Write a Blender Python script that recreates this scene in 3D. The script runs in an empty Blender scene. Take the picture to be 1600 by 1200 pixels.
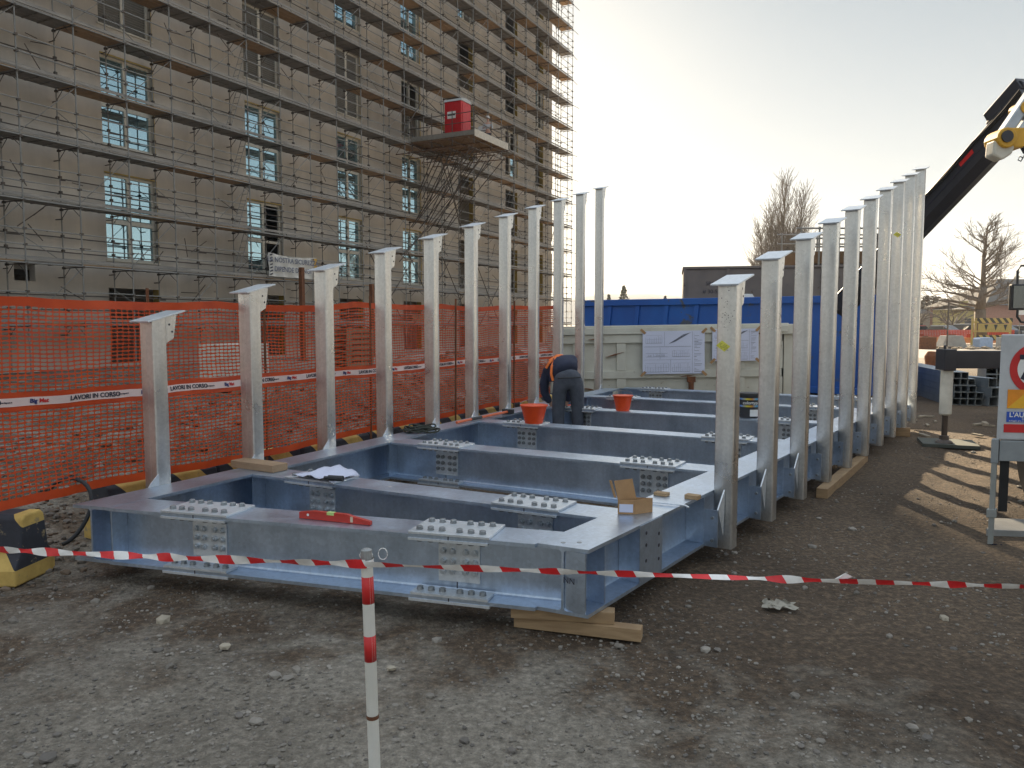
import bpy, bmesh, math, random
from mathutils import Vector, Matrix, noise
random.seed(7)
S = bpy.context.scene
COL = S.collection
rad = math.radians
# ------------------------------------------------------------------ camera, sky, sun, exposure
cd = bpy.data.cameras.new("camera"); cam = bpy.data.objects.new("camera", cd); COL.objects.link(cam)
cam.location = (0, 0, 1.6); cam.rotation_euler = (rad(90 - 4.395), 0, 0)
cd.sensor_width = 36; cd.lens = 36 * 1210 / 1600; cd.clip_start = 0.05; cd.clip_end = 9000
S.camera = cam
SUN_EL, SUN_AZ = 20.0, -.4
W = bpy.data.worlds.new("World"); S.world = W; W.use_nodes = True
wn = W.node_tree; bg = wn.nodes['Background']
sky = wn.nodes.new('ShaderNodeTexSky'); sky.sky_type = 'NISHITA'; sky.sun_disc = False
sky.sun_elevation = rad(SUN_EL); sky.sun_rotation = rad(SUN_AZ)
sky.altitude = 50; sky.air_density = 1.0; sky.dust_density = 1.0; sky.ozone_density = 1.0
# added veil over the dimmed sky; raised overhead, out of view, for ambient fill
mn = wn.nodes.new('ShaderNodeVectorMath'); mn.operation = 'MULTIPLY'; wn.links.new(sky.outputs[0], mn.inputs[0]); mn.inputs[1].default_value = (.175, .18, .185)
tc = wn.nodes.new('ShaderNodeTexCoord'); sz = wn.nodes.new('ShaderNodeSeparateXYZ'); wn.links.new(tc.outputs['Generated'], sz.inputs[0])
vr = wn.nodes.new('ShaderNodeValToRGB'); wn.links.new(sz.outputs[2], vr.inputs[0]); e_ = vr.color_ramp.elements
e_[0].position = 0.0; e_[0].color = (.34, .335, .31, 1); e_[1].position = .38; e_[1].color = (.14, .175, .19, 1)
e3 = vr.color_ramp.elements.new(.62); e3.color = (.45, .505, .56, 1)
vm = wn.nodes.new('ShaderNodeVectorMath'); vm.operation = 'MULTIPLY_ADD'; wn.links.new(vr.outputs[0], vm.inputs[0]); vm.inputs[1].default_value = (10, 10, 10); wn.links.new(mn.outputs[0], vm.inputs[2])
wn.links.new(vm.outputs[0], bg.inputs[0]); bg.inputs[1].default_value = 0.05
sd = bpy.data.lights.new("sun", 'SUN'); sd.energy = 5.0; sd.angle = rad(0.9); sd.color = (1, .80, .54)
so = bpy.data.objects.new("sun", sd); COL.objects.link(so)
sv = Vector((math.sin(rad(SUN_AZ)) * math.cos(rad(SUN_EL)), math.cos(rad(SUN_AZ)) * math.cos(rad(SUN_EL)), math.sin(rad(SUN_EL))))
so.rotation_euler = sv.to_track_quat('Z', 'Y').to_euler(); so.location = (0, 0, 40)
S.view_settings.view_transform = 'Standard'; S.view_settings.look = 'None'; S.view_settings.gamma = 1
S.view_settings.exposure = 1.8
S.cycles.max_bounces = 6; S.cycles.transparent_max_bounces = 8

# ------------------------------------------------------------------ helpers
def V(*a): return Vector(a)
Z = V(0, 0, 1)
class MB:
    def __init__(s): s.v = []; s.f = []; s.m = []
    def add(s, vs, fs, m=0):
        n = len(s.v); s.v += [tuple(p) for p in vs]; s.f += [tuple(i + n for i in f) for f in fs]; s.m += [m] * len(fs)
    def ob(s, o, ax, ay, az, x, y, z, m=0):      # oriented box from ranges
        o = Vector(o); P = [o + ax * a + ay * b + az * c for c in z for b in y for a in x]
        s.add(P, [(0, 2, 3, 1), (4, 5, 7, 6), (0, 1, 5, 4), (2, 6, 7, 3), (0, 4, 6, 2), (1, 3, 7, 5)], m)
    def box(s, x0, x1, y0, y1, z0, z1, m=0): s.ob((0, 0, 0), V(1, 0, 0), V(0, 1, 0), Z, (x0, x1), (y0, y1), (z0, z1), m)
    def tube(s, a, b, r, n=6, r2=None, m=0, cap=True):
        a = Vector(a); b = Vector(b); d = (b - a)
        if d.length < 1e-6: return
        d.normalize(); u = d.orthogonal().normalized(); w = d.cross(u); r2 = r if r2 is None else r2
        P = [a + (u * math.cos(t) + w * math.sin(t)) * r for t in [2 * math.pi * i / n for i in range(n)]]
        P += [b + (u * math.cos(t) + w * math.sin(t)) * r2 for t in [2 * math.pi * i / n for i in range(n)]]
        F = [(i, (i + 1) % n, n + (i + 1) % n, n + i) for i in range(n)]
        if cap: F += [tuple(range(n))[::-1], tuple(range(n, 2 * n))]
        s.add(P, F, m)
    def path(s, pts, r, n=6, m=0):
        pts = [Vector(p) for p in pts]; P = []; F = []
        for i, p in enumerate(pts):
            d = (pts[min(i + 1, len(pts) - 1)] - pts[max(i - 1, 0)]).normalized()
            u = d.cross(Z) if abs(d.z) < .95 else d.cross(V(1, 0, 0)); u.normalize(); w = d.cross(u)
            P += [p + (u * math.cos(t) + w * math.sin(t)) * r for t in [2 * math.pi * k / n for k in range(n)]]
        for i in range(len(pts) - 1):
            F += [(i * n + k, i * n + (k + 1) % n, (i + 1) * n + (k + 1) % n, (i + 1) * n + k) for k in range(n)]
        F += [tuple(range(n))[::-1], tuple(range((len(pts) - 1) * n, len(pts) * n))]
        s.add(P, F, m)
    def prism(s, poly, o, ax, ay, az, h, m=0):   # poly in (ax,ay), extruded along az
        o = Vector(o); n = len(poly)
        P = [o + ax * a + ay * b + az * h[0] for a, b in poly] + [o + ax * a + ay * b + az * h[1] for a, b in poly]
        s.add(P, [(i, (i + 1) % n, n + (i + 1) % n, n + i) for i in range(n)] + [tuple(range(n))[::-1], tuple(range(n, 2 * n))], m)
    def lathe(s, prof, o=(0, 0, 0), n=20, m=0, az=None):
        o = Vector(o); az = az or Z; u = az.orthogonal().normalized(); w = az.cross(u); P = []; k = len(prof)
        for r, z in prof:
            P += [o + az * z + (u * math.cos(2 * math.pi * i / n) + w * math.sin(2 * math.pi * i / n)) * r for i in range(n)]
        F = [(j * n + i, j * n + (i + 1) % n, (j + 1) * n + (i + 1) % n, (j + 1) * n + i) for j in range(k - 1) for i in range(n)]
        if prof[0][0] > 0: F.append(tuple(range(n))[::-1])
        if prof[-1][0] > 0: F.append(tuple(range((k - 1) * n, k * n)))
        s.add(P, F, m)
    def mesh(s, name, mats, shift=None, smooth=False):
        me = bpy.data.meshes.new(name)
        vs = [(a - shift[0], b - shift[1], c - shift[2]) for a, b, c in s.v] if shift is not None else s.v
        me.from_pydata(vs, [], s.f)
        if not isinstance(mats, (list, tuple)): mats = [mats]
        for m_ in mats:
            if m_: me.materials.append(m_)
        if len(mats) > 1: me.polygons.foreach_set('material_index', s.m)
        bm = bmesh.new(); bm.from_mesh(me); bmesh.ops.recalc_face_normals(bm, faces=bm.faces); bm.to_mesh(me); bm.free()
        if smooth:
            me.shade_smooth()
            if smooth != 1: me.set_sharp_from_angle(angle=rad(smooth))
        me.update(); return me
    def build(s, name, mats, parent=None, base=None, smooth=False, local=False, bevel=0):
        """parent given: world-built vertices shifted to the parent's place (local=True: already local)"""
        sh = None
        if not local:
            sh = WP[parent.name] if parent is not None else Vector(base or (0, 0, 0))
        me = s.mesh(name, mats, sh, smooth)
        o = bpy.data.objects.new(name, me); COL.objects.link(o)
        if parent is not None: o.parent = parent; WP[o.name] = WP[parent.name].copy()
        else: o.location = base or (0, 0, 0); WP[o.name] = Vector(base or (0, 0, 0))
        if bevel:
            b = o.modifiers.new('b', 'BEVEL'); b.width = bevel; b.segments = 2; b.limit_method = 'ANGLE'; b.angle_limit = rad(40)
        return o
WP = {}
def tag(o, label, cat, group=None):
    o['label'] = label; o['category'] = cat
    if group: o['group'] = group
    return o
def thing(name, loc, label, cat, group=None, rz=0):
    o = bpy.data.objects.new(name, None); COL.objects.link(o); o.location = loc; o.rotation_euler = (0, 0, rz)
    o.empty_display_size = .2; WP[o.name] = Vector(loc); return tag(o, label, cat, group)
def kind(o, k): o['kind'] = k; return o
def link_copy(o, parent, loc=None, rot=None):
    c = o.copy(); COL.objects.link(c); c.parent = parent
    if loc is not None: c.location = loc
    if rot is not None: c.rotation_euler = rot
    return c
def place_part(me, name, parent, wloc, M3=None):     # shared mesh placed in world space under a non-rotated parent
    o = bpy.data.objects.new(name, me); COL.objects.link(o); o.parent = parent
    o.location = Vector(wloc) - WP[parent.name]
    if M3 is not None: o.rotation_euler = M3.to_euler()
    WP[o.name] = Vector(wloc); return o
def basis(x, y, z): return Matrix((x, y, z)).transposed()
_txt = {}
def text_mesh(s, size, mat, extrude=.0006, align='CENTER', bold=0.0):
    k = (s, size, mat.name, bold)
    if k in _txt: return _txt[k]
    c = bpy.data.curves.new('t', 'FONT'); c.body = s; c.size = size; c.align_x = align; c.align_y = 'CENTER'; c.extrude = extrude; c.offset = bold; c.resolution_u = 3
    o = bpy.data.objects.new('t', c); COL.objects.link(o)
    dg = bpy.context.evaluated_depsgraph_get(); dg.update(); me = bpy.data.meshes.new_from_object(o.evaluated_get(dg))
    bpy.data.objects.remove(o); me.materials.clear(); me.materials.append(mat); _txt[k] = me; return me

# ------------------------------------------------------------------ materials
MAT = {}
def nt(name, col=(.5, .5, .5), rough=.6, metal=0.0):
    m = bpy.data.materials.new(name); m.use_nodes = True; MAT[name] = m
    b = m.node_tree.nodes['Principled BSDF']
    b.inputs['Base Color'].default_value = (*col, 1); b.inputs['Roughness'].default_value = rough; b.inputs['Metallic'].default_value = metal
    return m, m.node_tree, b
def N(t, typ, **kw):
    n = t.nodes.new(typ)
    for k, v in kw.items(): setattr(n, k, v)
    return n
def noise_tex(t, scale, detail=4, rough=.55, vec=None, dist=0):
    n = N(t, 'ShaderNodeTexNoise'); n.inputs['Scale'].default_value = scale; n.inputs['Detail'].default_value = detail
    n.inputs['Roughness'].default_value = rough; n.inputs['Distortion'].default_value = dist
    if vec is not None: t.links.new(vec, n.inputs['Vector'])
    return n
def ramp(t, fac, stops):
    r = N(t, 'ShaderNodeValToRGB'); t.links.new(fac, r.inputs[0]); e = r.color_ramp.elements
    while len(e) < len(stops): e.new(.5)
    for i, (p, c) in enumerate(stops): e[i].position = p; e[i].color = (*c, 1) if len(c) == 3 else c
    return r
def mixc(t, fac, a, b, mode='MIX'):
    m = N(t, 'ShaderNodeMix', data_type='RGBA', blend_type=mode)
    for s_, v in ((0, fac), (6, a), (7, b)):
        if hasattr(v, 'links') or hasattr(v, 'is_linked'): t.links.new(v, m.inputs[s_])
        elif s_ == 0: m.inputs[0].default_value = v
        else: m.inputs[s_].default_value = (*v, 1)
    return m.outputs[2]
def coords(t, scale=(1, 1, 1), world=True):
    if world: g = N(t, 'ShaderNodeNewGeometry').outputs['Position']
    else: g = N(t, 'ShaderNodeTexCoord').outputs['Object']
    mp = N(t, 'ShaderNodeMapping'); mp.inputs['Scale'].default_value = scale; t.links.new(g, mp.inputs[0]); return mp.outputs[0]
def bump(t, b, h, strength=.3, dist=.01):
    n = N(t, 'ShaderNodeBump'); n.inputs['Strength'].default_value = strength; n.inputs['Distance'].default_value = dist
    t.links.new(h, n.inputs['Height']); t.links.new(n.outputs[0], b.inputs['Normal'])
def rough_col(name, c1, c2, scale=6, rough=.7, metal=0, stretch=(1, 1, 1), bs=.15, bd=.004, spots=None, world=True, detail=6, lo=.35, hi=.65):
    """two-tone noisy surface with optional third 'wear' colour in patches"""
    m, t, b = nt(name, c1, rough, metal); vec = coords(t, stretch, world)
    n1 = noise_tex(t, scale, detail, .6, vec); r = ramp(t, n1.outputs[0], [(lo, c1), (hi, c2)]); out = r.outputs[0]
    if spots:
        col, sc, thr = spots; n2 = noise_tex(t, sc, 5, .65, vec); r2 = ramp(t, n2.outputs[0], [(thr, (0, 0, 0)), (thr + .05, (1, 1, 1))])
        out = mixc(t, r2.outputs[0], out, col)
    t.links.new(out, b.inputs['Base Color'])
    n3 = noise_tex(t, scale * 6, 4, .6, vec); bump(t, b, n3.outputs[0], bs, bd)
    rr = N(t, 'ShaderNodeMapRange'); rr.inputs[3].default_value = rough - .1; rr.inputs[4].default_value = min(1, rough + .12); t.links.new(n1.outputs[0], rr.inputs[0]); t.links.new(rr.outputs[0], b.inputs['Roughness'])
    return m
def galv(name, c1, c2, rough=.42, metal=.75, streak=True):
    m, t, b = nt(name, c1, rough, metal)
    vec = coords(t); vo = N(t, 'ShaderNodeTexVoronoi'); vo.inputs['Scale'].default_value = 55; t.links.new(vec, vo.inputs['Vector'])
    big = noise_tex(t, 3.2, 5, .6, vec, .6)
    st = noise_tex(t, 1, 4, .55, coords(t, (26, 26, 1.3)))
    r = ramp(t, big.outputs[0], [(.3, c1), (.7, c2)])
    sp = ramp(t, vo.outputs['Color'], [(0, (.90, .90, .90)), (1, (1.06, 1.06, 1.06))])
    o = mixc(t, 1, r.outputs[0], sp.outputs[0], 'MULTIPLY')
    if streak:
        s_ = ramp(t, st.outputs[0], [(.42, (1, 1, 1)), (.62, (.80, .81, .83))]); o = mixc(t, .7 if streak is True else streak, o, s_.outputs[0], 'MULTIPLY')
    drt = noise_tex(t, 34, 3, .7, vec); dr = ramp(t, drt.outputs[0], [(.74, (0, 0, 0)), (.78, (1, 1, 1))]); o = mixc(t, dr.outputs[0], o, (.2, .2, .2))
    t.links.new(o, b.inputs['Base Color'])
    mr = N(t, 'ShaderNodeMapRange'); mr.inputs[3].default_value = rough - .12; mr.inputs[4].default_value = rough + .16
    t.links.new(big.outputs[0], mr.inputs[0]); t.links.new(mr.outputs[0], b.inputs['Roughness'])
    fine = noise_tex(t, 22, 4, .6, vec); bump(t, b, fine.outputs[0], .12, .004)
    return m
STEEL = galv('galvanised_steel', (.44, .53, .65), (.58, .67, .80), .33, .88, .35)
COLM = galv('galvanised_column', (.60, .60, .59), (.70, .70, .685), .29, .9, .4)
PLATE = galv('galvanised_plate', (.62, .66, .70), (.72, .75, .78), .42, .7, False)
BOLTW = galv('zinc_web_bolt', (.50, .54, .58), (.62, .66, .70), .32, .8, False)
BOLT = galv('zinc_bolt', (.24, .25, .26), (.34, .36, .37), .45, .7, False)
TUBE = galv('scaffold_tube', (.21, .21, .20), (.31, .30, .28), .5, .35)
DTUBE = rough_col('dark_tube', (.06, .055, .05), (.14, .11, .09), 3, .6, .3)
WOOD = rough_col('pale_timber', (.30, .195, .105), (.41, .28, .155), 3, .75, 0, (2, 2, 14), .25, .004, ((.30, .20, .11), 2.2, .62))
WOODG = rough_col('weathered_board', (.27, .175, .10), (.38, .26, .16), 3, .8, 0, (1, 1, 3), .25, .004, ((.14, .10, .07), 1.5, .6))
DECKG = rough_col('steel_deck', (.17, .16, .15), (.27, .25, .23), 1.5, .6, .3)
ORANGE, t, b = nt('orange_plastic', (.82, .11, .015), .5)
tr = N(t, 'ShaderNodeBsdfTranslucent'); tr.inputs[0].default_value = (.9, .14, .02, 1); mx = N(t, 'ShaderNodeMixShader'); mx.inputs[0].default_value = .2
n_ = noise_tex(t, 5, 3, .5, coords(t)); r_ = ramp(t, n_.outputs[0], [(.3, (.40, .034, .008)), (.7, (.60, .070, .012))]); t.links.new(r_.outputs[0], b.inputs[0])
t.links.new(b.outputs[0], mx.inputs[1]); t.links.new(tr.outputs[0], mx.inputs[2]); t.links.new(mx.outputs[0], t.nodes['Material Output'].inputs[0])
BUCKET = rough_col('bucket_plastic', (.80, .085, .012), (.70, .06, .01), 9, .45, 0, bs=.08, spots=((.45, .30, .22), 14, .68))
def simple(name, c, r=.6, me=0, var=.82, sc=7): return rough_col(name, c, tuple(x * var for x in c), sc, r, me, bs=.08, bd=.003)
YEL = rough_col('yellow_paint', (.62, .36, .05), (.46, .27, .05), 4, .75, 0, spots=((.30, .22, .10), 6, .6))
BLK = simple('black_paint', (.03, .032, .036), .6)
WHT = simple('white_paint', (.78, .78, .76), .5, var=.9)
RED = simple('red_paint', (.58, .02, .02), .5)
PAPER = simple('paper', (.62, .65, .80), .8, var=.93, sc=2)
INK = simple('ink', (.16, .17, .22), .8)
DINK = simple('dark_ink', (.03, .03, .05), .7)
DBLUE = simple('dark_blue_ink', (.02, .03, .16), .6)
PINKW = simple('pale_pink_tape', (.80, .62, .58), .6, var=.93)
CARD = rough_col('cardboard', (.42, .25, .12), (.34, .20, .10), 8, .85)
GLASS, t, b = nt('window_glass', (.40, .60, .70), .03, .9)
n_ = noise_tex(t, .5, 2, .5, coords(t)); bump(t, b, n_.outputs[0], .05, .05)
DARK, t, b = nt('dark_void', (.012, .012, .014), .9)
CREAM = simple('cream_frame', (.68, .65, .57), .6)
FOAM = simple('yellow_foam', (.42, .30, .08), .9)
RENDERW, t, b = nt('cement_render', (.3, .26, .22), .92)
vec = coords(t); n1 = noise_tex(t, .35, 6, .62, vec, .8); n2 = noise_tex(t, 1.0, 5, .6, coords(t, (1.6, 1.6, .35)))
r1 = ramp(t, n1.outputs[0], [(.3, (.41, .38, .34)), (.55, (.52, .475, .42)), (.75, (.61, .545, .46))]); r2 = ramp(t, n2.outputs[0], [(.3, (.90, .90, .90)), (.7, (1.06, 1.05, 1.04))])
o_ = mixc(t, 1, r1.outputs[0], r2.outputs[0], 'MULTIPLY'); n3 = noise_tex(t, 2.2, 6, .7, vec); r3 = ramp(t, n3.outputs[0], [(.62, (0, 0, 0)), (.70, (1, 1, 1))])
m4 = N(t, 'ShaderNodeMath', operation='MULTIPLY'); t.links.new(r3.outputs[0], m4.inputs[0]); m4.inputs[1].default_value = .35
o_ = mixc(t, m4.outputs[0], o_, (.42, .38, .32)); t.links.new(o_, b.inputs[0]); n5 = noise_tex(t, 14, 5, .7, vec); bump(t, b, n5.outputs[0], .35, .02)
SHUT = simple('grey_shutter', (.20, .20, .19), .6)
SKIPW = rough_col('worn_cream_paint', (.58, .57, .50), (.50, .48, .41), 2.5, .6, .1, spots=((.16, .08, .045), 5, .66))
RUST = rough_col('rust', (.20, .075, .03), (.12, .05, .025), 9, .9)
BLUE = rough_col('blue_container_paint', (.012, .085, .36), (.015, .11, .42), 1.2, .5, .1, spots=((.07, .085, .11), 2.0, .62))
BROWN = rough_col('brown_container_paint', (.15, .125, .11), (.20, .165, .14), 1.5, .7, spots=((.09, .06, .045), 5, .63))
BOOM = simple('dark_crane_paint', (.028, .03, .04), .4)
TYRE = simple('tyre_rubber', (.018, .018, .018), .85)
BARK = rough_col('bark', (.13, .10, .075), (.20, .16, .12), 4, .9, stretch=(3, 3, .6))
NAVY = rough_col('navy_cloth', (.022, .028, .055), (.035, .042, .075), 14, .9, world=False)
GTROU = rough_col('grey_trouser_cloth', (.055, .065, .085), (.085, .095, .12), 12, .9, world=False)
HIVIS = simple('orange_hi_vis', (.95, .22, .04), .6)
SKIN = simple('skin', (.50, .30, .22), .55)
HAIR = simple('grey_hair', (.35, .33, .31), .9)
STONE = rough_col('stone', (.14, .125, .105), (.33, .30, .26), 5, .92, bs=.4)
CONC = rough_col('concrete', (.33, .31, .28), (.42, .40, .36), 3, .9, bs=.3)

# stripes: yellow/black and red/white
def stripes(name, ca, cb, axis, width, world=False, wear=None, rough=.6):
    m, t, b = nt(name, ca, rough); vec = coords(t, (1, 1, 1), world)
    dp = N(t, 'ShaderNodeVectorMath', operation='DOT_PRODUCT'); t.links.new(vec, dp.inputs[0]); dp.inputs[1].default_value = axis
    ml = N(t, 'ShaderNodeMath', operation='MULTIPLY'); t.links.new(dp.outputs['Value'], ml.inputs[0]); ml.inputs[1].default_value = 1 / width
    fr = N(t, 'ShaderNodeMath', operation='FRACT'); t.links.new(ml.outputs[0], fr.inputs[0])
    g = N(t, 'ShaderNodeMath', operation='GREATER_THAN'); t.links.new(fr.outputs[0], g.inputs[0]); g.inputs[1].default_value = .5
    o = mixc(t, g.outputs[0], ca, cb)
    n1 = noise_tex(t, 7, 5, .65, vec)
    o = mixc(t, 1, o, ramp(t, n1.outputs[0], [(.3, (.72, .70, .66)), (.6, (1, 1, 1))]).outputs[0], 'MULTIPLY')
    if wear:
        w = ramp(t, noise_tex(t, 10, 6, .7, vec).outputs[0], [(.6, (0, 0, 0)), (.66, (1, 1, 1))]); o = mixc(t, w.outputs[0], o, wear)
    t.links.new(o, b.inputs[0]); bump(t, b, noise_tex(t, 40, 3, .6, vec).outputs[0], .15, .003); return m
BLKYEL = stripes('yellow_black_stripes', (.60, .41, .12), (.035, .038, .05), (1, 0, 1), .50, wear=(.32, .25, .14), rough=.8)
BARRI = stripes('barricade_stripes', (.62, .44, .12), (.05, .05, .04), (1, 0, .8), .52)
POLEM = stripes('red_white_bands', (.74, .72, .68), (.62, .02, .02), (0, 0, 1), .23, wear=(.50, .46, .40))
TAPEM = stripes('red_white_tape', (.82, .80, .78), (.70, .02, .025), (1, 0, .55), .116, rough=.4)

# ground
GROUND, t, b = nt('site_ground', (.12, .1, .08), .95)
vec = coords(t)
big = noise_tex(t, .55, 5, .6, vec, .5); mid = noise_tex(t, 2.3, 6, .65, vec, .4); fine = noise_tex(t, 26, 8, .75, vec); grit = N(t, 'ShaderNodeTexVoronoi'); grit.inputs['Scale'].default_value = 60; t.links.new(vec, grit.inputs['Vector'])
gr = ramp(t, fine.outputs[0], [(.3, (.12, .106, .086)), (.5, (.25, .222, .180)), (.7, (.44, .395, .33))])
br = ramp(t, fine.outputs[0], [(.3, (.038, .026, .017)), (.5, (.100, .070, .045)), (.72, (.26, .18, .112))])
# gravel lies where the lorries stand (near); brown earth further out and to the right
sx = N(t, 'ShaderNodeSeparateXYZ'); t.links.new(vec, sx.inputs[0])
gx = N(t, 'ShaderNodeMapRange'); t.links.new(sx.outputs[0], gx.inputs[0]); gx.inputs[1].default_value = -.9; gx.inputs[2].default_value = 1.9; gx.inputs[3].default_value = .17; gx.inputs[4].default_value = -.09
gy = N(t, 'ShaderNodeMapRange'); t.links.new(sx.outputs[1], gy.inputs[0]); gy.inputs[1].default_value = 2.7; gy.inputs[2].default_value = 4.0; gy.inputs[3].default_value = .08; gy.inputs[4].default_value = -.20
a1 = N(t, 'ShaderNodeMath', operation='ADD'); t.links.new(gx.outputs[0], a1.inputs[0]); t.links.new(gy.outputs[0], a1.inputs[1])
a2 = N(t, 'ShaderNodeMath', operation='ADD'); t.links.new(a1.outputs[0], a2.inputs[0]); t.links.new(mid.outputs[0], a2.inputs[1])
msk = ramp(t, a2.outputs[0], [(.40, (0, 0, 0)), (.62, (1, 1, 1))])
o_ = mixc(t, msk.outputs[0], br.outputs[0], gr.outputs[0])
wet = ramp(t, big.outputs[0], [(.35, (.62, .60, .58)), (.6, (1, 1, 1))]); o_ = mixc(t, 1, o_, wet.outputs[0], 'MULTIPLY')
gc = ramp(t, grit.outputs['Distance'], [(.0, (1.5, 1.48, 1.42)), (.25, (1, 1, 1))]); o_ = mixc(t, .7, o_, gc.outputs[0], 'MULTIPLY')
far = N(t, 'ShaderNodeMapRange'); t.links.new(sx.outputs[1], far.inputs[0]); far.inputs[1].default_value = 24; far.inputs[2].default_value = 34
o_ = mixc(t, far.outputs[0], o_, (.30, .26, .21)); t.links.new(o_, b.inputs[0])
hs = N(t, 'ShaderNodeMath', operation='MULTIPLY_ADD'); t.links.new(grit.outputs['Distance'], hs.inputs[0]); hs.inputs[1].default_value = -.7; t.links.new(fine.outputs[0], hs.inputs[2])
bump(t, b, hs.outputs[0], .8, .018)

# ------------------------------------------------------------------ ground: one sheet, fine near the camera
def gz(x, y):
    z = .020 * noise.noise(V(x * .9, y * .9, 3)) + .014 * noise.noise(V(x * 3.1, y * 3.1, 7)) + .007 * noise.noise(V(x * 11, y * 11, 1))
    for ro in (1.05, 1.32, 2.55, 2.80):      # faint wheel ruts beside the frame
        q = (x - .367 - ro) * .8179 - (y - 3.751) * .5754 + .12 * math.sin(y * .7)
        z -= .022 * math.exp(-(q / .10) ** 2) * (.6 + .6 * noise.noise(V(x * 1.3, y * 1.3, ro)))
    return z
def heap(x, y):      # rubble bank behind the net, left
    s = (x + 2.722) * .4427 + (y - 4.765) * .8967; o = -((x + 2.722) * .8965 - (y - 4.765) * .443)
    if o < .75: return 0
    e = min(1, (o - .75) / 1.5); e2 = 1 - min(1, max(0, (o - 3.2) / 3.0)); l = min(1, max(0, (s + 1.6) / 2.0)) * (1 - min(1, max(0, (s - 13) / 4)))
    return max(0, e * e2 * l) * min(1.5, max(.12, .22 + .16 * s)) * (.62 + .35 * noise.noise(V(x * .7, y * .7, 5)) + .12 * noise.noise(V(x * 3, y * 3, 2)))
xs = [-2500, -800, -300, -120, -60, -35, -24, -17, -13]; x = -10
while x < 9: xs.append(x); x += .055 if -4 < x < 5 else .11
xs += [9.5, 10.5, 12, 15, 20, 30, 60, 120, 300, 800, 2500]
ys = [-600, -150, -40, -10, -3, 0, 1]; y = 1.6
while y < 19: ys.append(y); y += .04 + .012 * max(0, y - 3)
ys += [20, 22, 25, 30, 36, 45, 60, 90, 150, 300, 800, 2200]
mb = MB(); nx = len(xs)
mb.v = [(x, y, (gz(x, y) + heap(x, y)) if -12 < x < 10 and 1 < y < 20 else 0) for y in ys for x in xs]
mb.f = [(j * nx + i, j * nx + i + 1, (j + 1) * nx + i + 1, (j + 1) * nx + i) for j in range(len(ys) - 1) for i in range(nx - 1)]; mb.m = [0] * len(mb.f)
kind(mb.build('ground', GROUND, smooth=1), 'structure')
# loose gravel and stones
ico = [(0, 0, 1), (.89, 0, .45), (.28, .85, .45), (-.72, .53, .45), (-.72, -.53, .45), (.28, -.85, .45), (.72, .53, -.45), (-.28, .85, -.45), (-.89, 0, -.45), (-.28, -.85, -.45), (.72, -.53, -.45), (0, 0, -1)]
icf = [(0, 1, 2), (0, 2, 3), (0, 3, 4), (0, 4, 5), (0, 5, 1), (1, 6, 2), (2, 7, 3), (3, 8, 4), (4, 9, 5), (5, 10, 1), (2, 6, 7), (3, 7, 8), (4, 8, 9), (5, 9, 10), (1, 10, 6), (6, 11, 7), (7, 11, 8), (8, 11, 9), (9, 11, 10), (10, 11, 6)]
def stone(mb, x, y, z, r, m=0):
    sx_, sy_, sz_ = r * random.uniform(.7, 1.3), r * random.uniform(.7, 1.2), r * random.uniform(.4, .8); a = random.uniform(0, 6.28); ca, sa = math.cos(a), math.sin(a); P = []
    for p in ico:
        k = random.uniform(.75, 1.15); u, v = p[0] * sx_ * k, p[1] * sy_ * k
        P.append((x + u * ca - v * sa, y + u * sa + v * ca, z + p[2] * sz_ * k))
    mb.add(P, icf, m)
mb = MB()
for i in range(34000):
    y = 1.9 + 10 * random.random() ** 2.1; x = random.uniform(-.75, .75) * y + random.uniform(-.3, .3)
    if y > 5 and x < -2: continue
    dens = noise.noise(V(x * .8, y * .8, 9)) + (.25 if x < .6 else -.05)
    if dens < random.uniform(-.6, .4): continue
    r = .003 + .010 * random.random() ** 3 + (.022 * random.random() if random.random() < .012 else 0)
    stone(mb, x, y, gz(x, y) + r * .25, r, 1 if random.random() < .35 else 0)
for i in range(85):
    y = 2.0 + 6 * random.random() ** 1.3; x = random.uniform(-.75, .8) * y; r = random.uniform(.012, .034)
    if y > 4.6 and x < 1.4: continue
    stone(mb, x, y, gz(x, y) + r * .2, r, random.random() < .5)
kind(mb.build('gravel', [STONE, rough_col('dark_stone', (.10, .09, .08), (.19, .17, .15), 5, .9)]), 'stuff')
mb = MB()
for i in range(5200):
    s = random.uniform(-1.6, 16); o = random.uniform(.75, 6.0)
    x = -2.722 + .4427 * s - .8965 * o; y = 4.765 + .8967 * s + .443 * o
    r = .012 + .05 * random.random() ** 2.5; stone(mb, x, y, gz(x, y) * (y < 20) + heap(x, y) + r * .2, r, random.random() < .4)
for i in range(700):
    x = random.uniform(-3.9, -2.7); y = random.uniform(4.4, 6.8); r = .006 + .03 * random.random() ** 2.5; stone(mb, x, y, gz(x, y) + heap(x, y) + r * .3, r, random.random() < .4)
kind(mb.build('rubble', [rough_col('rubble_stone', (.11, .095, .08), (.24, .205, .17), 5, .95), rough_col('rubble_earth', (.11, .075, .05), (.20, .15, .11), 5, .95)]), 'stuff')
RK = simple('pale_rock', (.42, .37, .29), .9)
def rock(x, y, r, label):
    mb = MB(); stone(mb, x, y, r * .35, r); o = mb.build('rock', RK, base=(x, y, 0)); b_ = o.modifiers.new('s', 'SUBSURF'); b_.levels = 1; b_.render_levels = 1; b_.subdivision_type = 'SIMPLE'; tag(o, label, 'rock')
rock(-1.88, 4.05, .04, 'pale brown rock on the dark earth below the left joint of the front beam')
rock(-1.42, 3.72, .035, 'pale flat stone on the dark earth left of the red and white post')
rock(-.56, 3.48, .03, 'small tan stone just left of the foot of the striped post')
rock(2.35, 4.1, .028, 'tan stone on the bare earth right of the white rag')
rock(-1.12, 2.62, .03, 'pale grey stone on the gravel in the bottom left corner')

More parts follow.
